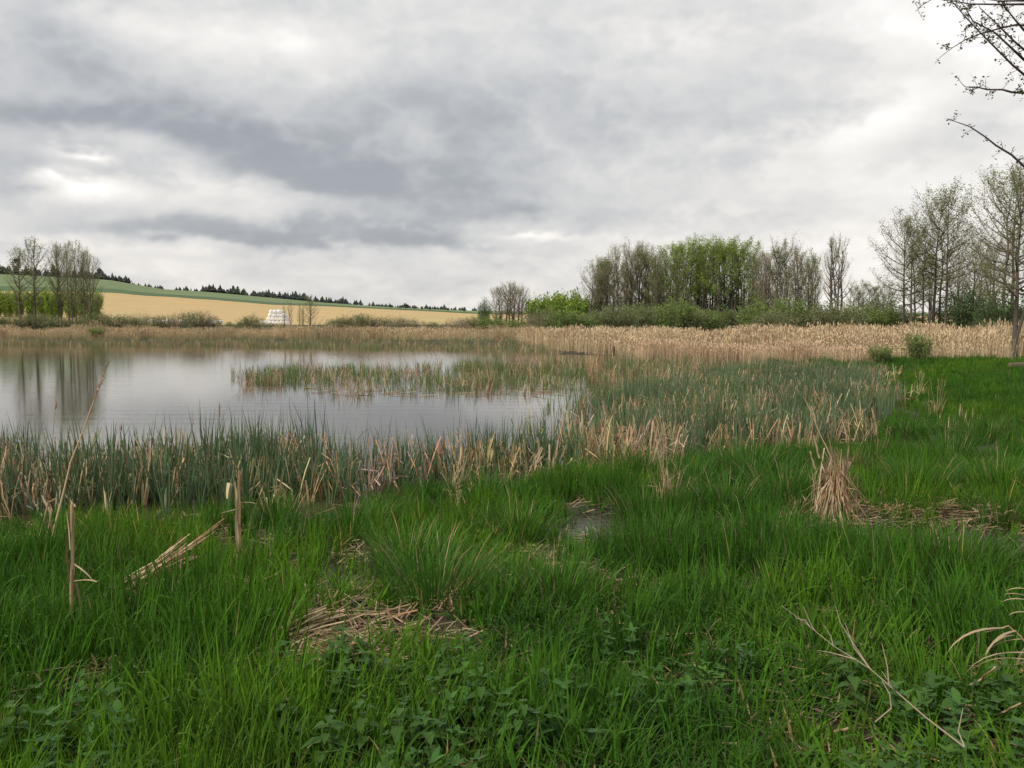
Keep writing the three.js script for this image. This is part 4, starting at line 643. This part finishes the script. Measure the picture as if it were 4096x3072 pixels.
stalkThing('dry_grass_plume', 'arching dry tan reed plume hanging in from the lawn edge', 'dry grass', (g) => {
  const d = 2.7, q = new GB(); q.tube([at(2300, 1480, d), at(2240, 1425, d), at(2205, 1375, d), at(2178, 1352, d), at(2130, 1366, d)], taper(4, 0.004, 0.0015), 5, G.straw); part(g, 'stem', q.geo(), M.straw);
  const l = new GB(); for (const [u, v, az, len] of [[2195, 1362, 2.6, 0.2], [2170, 1356, 2.9, 0.25], [2205, 1380, 2.8, 0.2], [2190, 1372, 2.7, 0.16], [2230, 1410, 3.1, 0.25], [2225, 1425, 3.3, 0.2]]) { const p = at(u, v, d); l.blade(p.x, p.y, p.z, az, len, 0.012, 1.5, 1.1, tint(G.straw, 0.2), 6, rr(-1, 1)); } part(g, 'leaves', l.geo(), M.straw);
});
stalkThing('dry_grass_plume', 'pale curled dry leaves at the lawn edge above the arching plume', 'dry grass', (g) => { const d = 3.2, l = new GB(); for (const [u, v, az, len] of [[2230, 1275, 3.0, 0.12], [2235, 1300, 3.1, 0.14], [2230, 1325, 2.9, 0.12], [2226, 1290, 3.4, 0.1]]) { const p = at(u, v, d); l.blade(p.x, p.y, p.z, az, len, 0.012, 1.3, 0.8, tint(G.straw, 0.2), 5); } l.tube([at(2300, 1400, d), at(2240, 1300, d), at(2232, 1270, d)], [0.004, 0.003, 0.002], 4, G.straw); part(g, 'leaves', l.geo(), M.straw); });
fallen('broken_straws', 'pale broken straws sticking from the grass beside the dry branch', [[2085, 1515, 2145, 1560, 0.005, G.pale, 0.25], [2150, 1570, 2200, 1620, 0.005, G.straw, 0.2], [1790, 1610, 1830, 1650, 0.006, G.straw, 0.15]]);
function dryWeed(u, v, hgt, n, label, c, spread) { stalkThing('dry_weed', label, 'dry grass', (g) => { const b = foot(u, v), q = new GB(); for (let i = 0; i < n; i++) q.blade(b.x + rr(-0.12, 0.12), b.y, b.z + rr(-0.12, 0.12), rnd() * 6.283, hgt * rr(0.5, 1), rr(0.004, 0.009), rr(0.05, spread), rr(0.1, 1.4), tint(pick([c, c, G.brown]), 0.25), 5, rr(-1, 1), rnd() < 0.3 ? rr(0.5, 1.8) : 0, 0.6); part(g, 'blades', q.geo(), M.straw); const w = new GB(); for (let i = 0; i < 5; i++) { const e = V(b.x + rr(-0.15, 0.15), b.y + hgt * rr(0.9, 1.3), b.z + rr(-0.1, 0.1)); w.tube(wobblePath(b, e, 5, 0.05), taper(5, 0.004, 0.0015), 4, tint(c, 0.2)); for (let k = 0; k < 12; k++) { const p = b.clone().lerp(e, rr(0.75, 1)); w.blade(p.x, p.y, p.z, rnd() * 6.283, rr(0.03, 0.09), 0.006, rr(0.3, 1.4), 1.0, tint(c, 0.25), 2); } } part(g, 'stems', w.geo(), M.straw); }); }
seed(93);
dryWeed(990, 1075, 0.62, 60, 'bushy dry weed with pale seed stems at the water edge', G.pale, 0.5);
dryWeed(900, 1060, 0.62, 50, 'curled dry reed grass arching in front of the open water', G.pale, 0.4);
dryWeed(990, 1120, 0.3, 50, 'drooping wad of dry grass below the bushy weed', G.straw, 0.7);
dryWeed(1440, 1110, 0.75, 60, 'fan of fine slanting dry stems beside the fallen stems', G.straw, 0.45);
dryWeed(1560, 985, 0.5, 40, 'tangled pale dry grass at the foot of the broad stand', G.pale, 0.8);
dryWeed(2020, 905, 0.7, 30, 'upright thin dry stems above the flattened stems', G.straw, 0.25);
dryWeed(1985, 860, 0.6, 30, 'small dry grass heads at the near edge of the bright meadow', G.pale, 0.4);
dryWeed(1900, 1010, 0.45, 18, 'bent dry stem beside the dark cattail tuft', G.straw, 0.3);
cattailHead(1957, 1105, 1020, null, 0, 'short dark broken stalk right of the sheaf');
// clumps of broken dead cattail leaves at the bank
seed(96);
[[615, 1085, 0.75, 16, 'tall clump of broken tan leaves among the bank cattails below the straight pale stem'], [225, 1095, 0.55, 9, 'upright broken tan leaves before the short brown head'], [275, 1100, 0.45, 8, 'small fan of broken leaves beside the upright broken tan leaves'], [75, 1100, 0.7, 12, 'leaning tan leaves at the foot of the long leaning reed'], [415, 1090, 0.6, 10, 'pair of pale split stems under the straight broken stem'], [690, 1070, 0.5, 9, 'low broken leaves beside the broad split tan stalk'], [1185, 1040, 0.6, 12, 'bent tan leaves at the near corner of the broad stand'], [1060, 1050, 0.5, 9, 'short snapped leaves between the bushy dry weed and the broad stand'], [1690, 985, 0.6, 12, 'pale snapped leaves before the broad stand behind the big tussock']].forEach(([u, v, h, n, label]) => stalkThing('dead_cattail_clump', label, 'dead cattail', (g) => {
  const b = onGround(u, v), main = rnd() * 6.283;
  for (let i = 0; i < n; i++) { const q = new GB(), a = rnd() * 6.283, r = 0.16 * Math.sqrt(rnd()), c = tint(pick([G.straw, G.pale, G.straw, G.brown]), 0.2), bent = rnd() < 0.45; q.blade(b.x + Math.cos(a) * r, b.y - 0.04, b.z + Math.sin(a) * r, rnd() < 0.5 ? main + rr(-0.6, 0.6) : a, h * rr(0.5, 1.1), rr(0.012, 0.03), rr(0.02, 0.45), rr(0, 0.3), c, 5, rr(-1.4, 1.4), bent ? rr(0.8, 2.5) : 0, rr(0.3, 0.8), rnd() < 0.5); part(g, 'leaf', q.geo(), M.straw); }
}, 'clumps of dead cattail leaves along the bank'));
// nettles
seed(94);
function nettle(u, v, h, label, c) {
  stalkThing('nettle_plant', label, 'nettle', (g) => {
    const b = onGround(u, v), s = new GB(); const t = b.clone().add(V(rr(-0.06, 0.06), h, rr(-0.06, 0.06))); s.tube(wobblePath(b, t, 5, 0.03), taper(5, 0.004, 0.002), 5, [0.07, 0.13, 0.03]); part(g, 'stem', s.geo(), M.nettle);
    for (let k = 0; k < 6; k++) { const y = 0.25 + 0.75 * k / 5, p = b.clone().lerp(t, y), size = 0.085 * (1.25 - 0.75 * y) * rr(0.85, 1.2); for (let m = 0; m < 2; m++) { const az = k * 1.57 + m * Math.PI + rr(-0.3, 0.3), L = new GB(), n = 7, dip = rr(0.1, 0.6), C = tint(c, 0.15); const at2 = (f, w) => { const r2 = size * f + 0.015, x = Math.cos(az) * r2 - Math.sin(az) * w, z = Math.sin(az) * r2 + Math.cos(az) * w; return L.v(p.x + x, p.y + 0.02 - dip * size * f * f + Math.abs(w) * 0.35, p.z + z, C); };
      const mid = [], lf = [], rt = []; for (let i = 0; i <= n; i++) { const f = i / n, w = size * 0.36 * Math.sin(Math.PI * Math.pow(f * 0.94 + 0.06, 0.6)) * (i % 2 ? 1 : 0.82); mid.push(at2(f, 0)); lf.push(at2(f, -w)); rt.push(at2(f, w)); } for (let i = 0; i < n; i++) { L.quad(mid[i], mid[i + 1], lf[i + 1], lf[i]); L.quad(mid[i + 1], mid[i], rt[i], rt[i + 1]); } part(g, 'leaf', L.geo(), M.nettle); } }
  }, 'nettles among the near grass');
}
[[1000, 1560, 0.36, [0.06, 0.16, 0.02], 'bright young nettle below the thatch mound'], [960, 1560, 0.3], [1040, 1590, 0.3], [800, 1650, 0.26], [840, 1670, 0.22], [740, 1660, 0.2], [1100, 1640, 0.24], [30, 1640, 0.24], [930, 1660, 0.2], [1820, 1500, 0.26], [1850, 1560, 0.25], [2150, 1540, 0.25], [620, 1640, 0.2], [690, 1680, 0.24]].forEach(([u, v, h, c, l]) => nettle(u, v, h, l || 'low nettle with serrated dull green leaves among the near grass', c || [0.055, 0.118, 0.024]));

// low broad-leaved herbs between the blades
seed(97);
{
  const herb = (c) => { const g = new GB(); for (let p = 0; p < 6; p++) { const ox = rr(-0.13, 0.13), oz = rr(-0.13, 0.13), hh = rr(0.06, 0.2); g.tube([V(ox, 0, oz), V(ox + rr(-0.02, 0.02), hh, oz)], [0.002, 0.0012], 3, c); for (let k = 0; k < 4; k++) for (let m = 0; m < 4; m++) { const a = m * 1.57 + k * 0.8 + rr(-0.3, 0.3), L = rr(0.02, 0.05), y = hh * (0.35 + 0.65 * k / 3); g.blade(ox, y, oz, a, L, L * 0.55, rr(0.9, 1.5), rr(0, 0.6), tint(c, 0.25), 3); } } return g.geo(); };
  const hg = [herb([0.055, 0.13, 0.025]), herb([0.07, 0.15, 0.022]), herb([0.05, 0.11, 0.03])], hl = [[], [], []];
  for (let i = 0; i < 420; i++) { const d = rr(1.6, 4.2), x = rr(-1, 1) * (d * 0.7 + 0.5), z = -d; if (fbm(x * 1.1, z * 1.1, 8.8, 2) < 0.16 || sdPond(x, z) < 0.3) continue; pick(hl).push([x, height(x, z), z, rnd() * 6.283, rr(0.8, 1.5), rr(0.8, 1.5), null]); }
  group('low_herbs', 'small broad leaved herbs growing between the grass blades', 'herbs', hg.map((g, i) => ['herb_leaves', g, M.nettle, hl[i]]));
}

// post and log
stalkThing('wooden_post', 'short weathered wooden post on the far shore by the leafing tree', 'post', (g) => { const x = xAt(688, 83), q = new GB(); const b = V(x, -0.2, -83); q.tube([b, V(x, 0.8, -83), V(x, 0.86, -83)], [0.15, 0.14, 0.11], 8, [0.2, 0.14, 0.1], true); part(g, 'post_shaft', q.geo(), M.bark); });
stalkThing('fallen_log', 'dark cut log lying at the foot of the big alder', 'log', (g) => { const p = onGround(2196, 800), q = new GB(); q.tube([V(p.x - 0.25, p.y + 0.13, p.z), V(p.x + 0.4, p.y + 0.14, p.z - 0.1), V(p.x + 1.8, p.y + 0.13, p.z - 0.4)], [0.15, 0.16, 0.14], 10, [0.1, 0.07, 0.05], true); part(g, 'log_bark', q.geo(), M.bark); const e = new THREE.CircleGeometry(0.15, 14); const m = part(g, 'cut_end', e, new THREE.MeshStandardMaterial({ color: new THREE.Color().setRGB(0.22, 0.15, 0.09), roughness: 0.9, side: D })); m.position.set(p.x - 0.255, p.y + 0.13, p.z); m.rotation.y = -Math.PI / 2; });

// ---------------------------------------------------------------- overhanging alder beside the camera
seed(95);
{
  const d = 13, g = new THREE.Group(), X = (zx) => 1890 + zx * 0.2278, Y = (zy) => zy * 0.2278;
  const paths = [
    [[1413, 705], [1310, 620], [1190, 500], [1000, 310], [850, 150], [720, 0], [640, -90]], [[1413, 565], [1280, 440], [1140, 310], [930, 200], [850, 60], [800, 10]], [[1413, 240], [1340, 235], [1200, 265], [1000, 320], [860, 375], [740, 450], [640, 525]],
    [[1413, 470], [1320, 390], [1200, 270], [1120, 190], [1000, 80], [985, 50]], [[1413, 40], [1200, 42], [900, 38], [780, 15], [600, -5]], [[1413, 880], [1300, 875], [1210, 850], [1070, 850], [960, 825], [860, 825], [830, 800]],
    [[1413, 1575], [1300, 1470], [1150, 1380], [1050, 1300], [900, 1200], [800, 1165], [680, 1125]], [[1413, 285], [1340, 200], [1220, 50], [1190, -10]], [[1413, 5], [1200, 10], [1050, -5]], [[560, -20], [520, 5], [440, 55], [385, 110]],
  ];
  const tu = 2420, trunkPts = [], base = onGround(tu, 1060); base.z = -d; base.x = xAt(tu, d); base.y = height(base.x, base.z) - 0.1;
  for (let k = 0; k <= 10; k++) trunkPts.push(V(base.x + 0.1 * noise(k * 0.5, 2, 2), base.y + k * 0.95, base.z + 0.1 * noise(k * 0.5, 7, 2)));
  const T = new GB(); T.tube(trunkPts, taper(10, 0.17, 0.03), 10, [0.085, 0.065, 0.05]); part(g, 'trunk', T.geo(), M.bark);
  const TWG = new GB(), LV = new GB(), tc = [0.075, 0.05, 0.045];
  paths.forEach((pp, i) => {
    const L = new GB(), dd = d + rr(-0.7, 0.7), pts = pp.map(([zx, zy], k) => at(X(zx), Y(zy), dd)); if (i < 9) { const yEnd = i === 6 ? pts[0].y - 1.5 : pts[0].y - (i === 4 || i === 8 || i === 2 || i === 5 ? 0.5 : 1.0); pts.unshift(V(base.x, Math.max(1.5, yEnd), base.z)); }
    L.tube(pts, taper(pts.length - 1, i === 9 ? 0.008 : 0.022, 0.004), 5, tc); part(g, 'limb', L.geo(), M.bark);
    for (let k = 1; k < pts.length; k++) { const seg = pts[k - 1].distanceTo(pts[k]), n = Math.round(seg * (i === 6 ? 10 : 22) * (k === 1 ? 0.5 : 1)); for (let j = 0; j < n; j++) { if (noise(k * 1.3 + j * 0.35, i * 3.7, 2) < -0.12) continue; const p = pts[k - 1].clone().lerp(pts[k], rnd()), e = p.clone().add(V(rr(-0.16, 0.12), rr(-0.12, 0.2), rr(-0.16, 0.16))); TWG.tube([p, p.clone().lerp(e, 0.5).add(V(rr(-0.02, 0.02), rr(-0.02, 0.02), 0)), e], [0.0045, 0.0035, 0.002], 3, tc); for (let m = 0; m < 9; m++) { const c = p.clone().lerp(e, rr(0.35, 1.1)); LV.leaf(c.x + rr(-0.04, 0.04), c.y + rr(-0.04, 0.04), c.z + rr(-0.04, 0.04), rr(0.025, 0.06), tint(rnd() < 0.5 ? [0.12, 0.16, 0.05] : [0.14, 0.09, 0.08], 0.25)); } } }
  });
  part(g, 'twigs', TWG.geo(), M.bark); part(g, 'foliage', LV.geo(), M.foliage);
  top(g, 'overhanging_alder', 'budding alder branches reaching down across the bright sky', 'tree');
}

renderer.render(scene, camera);
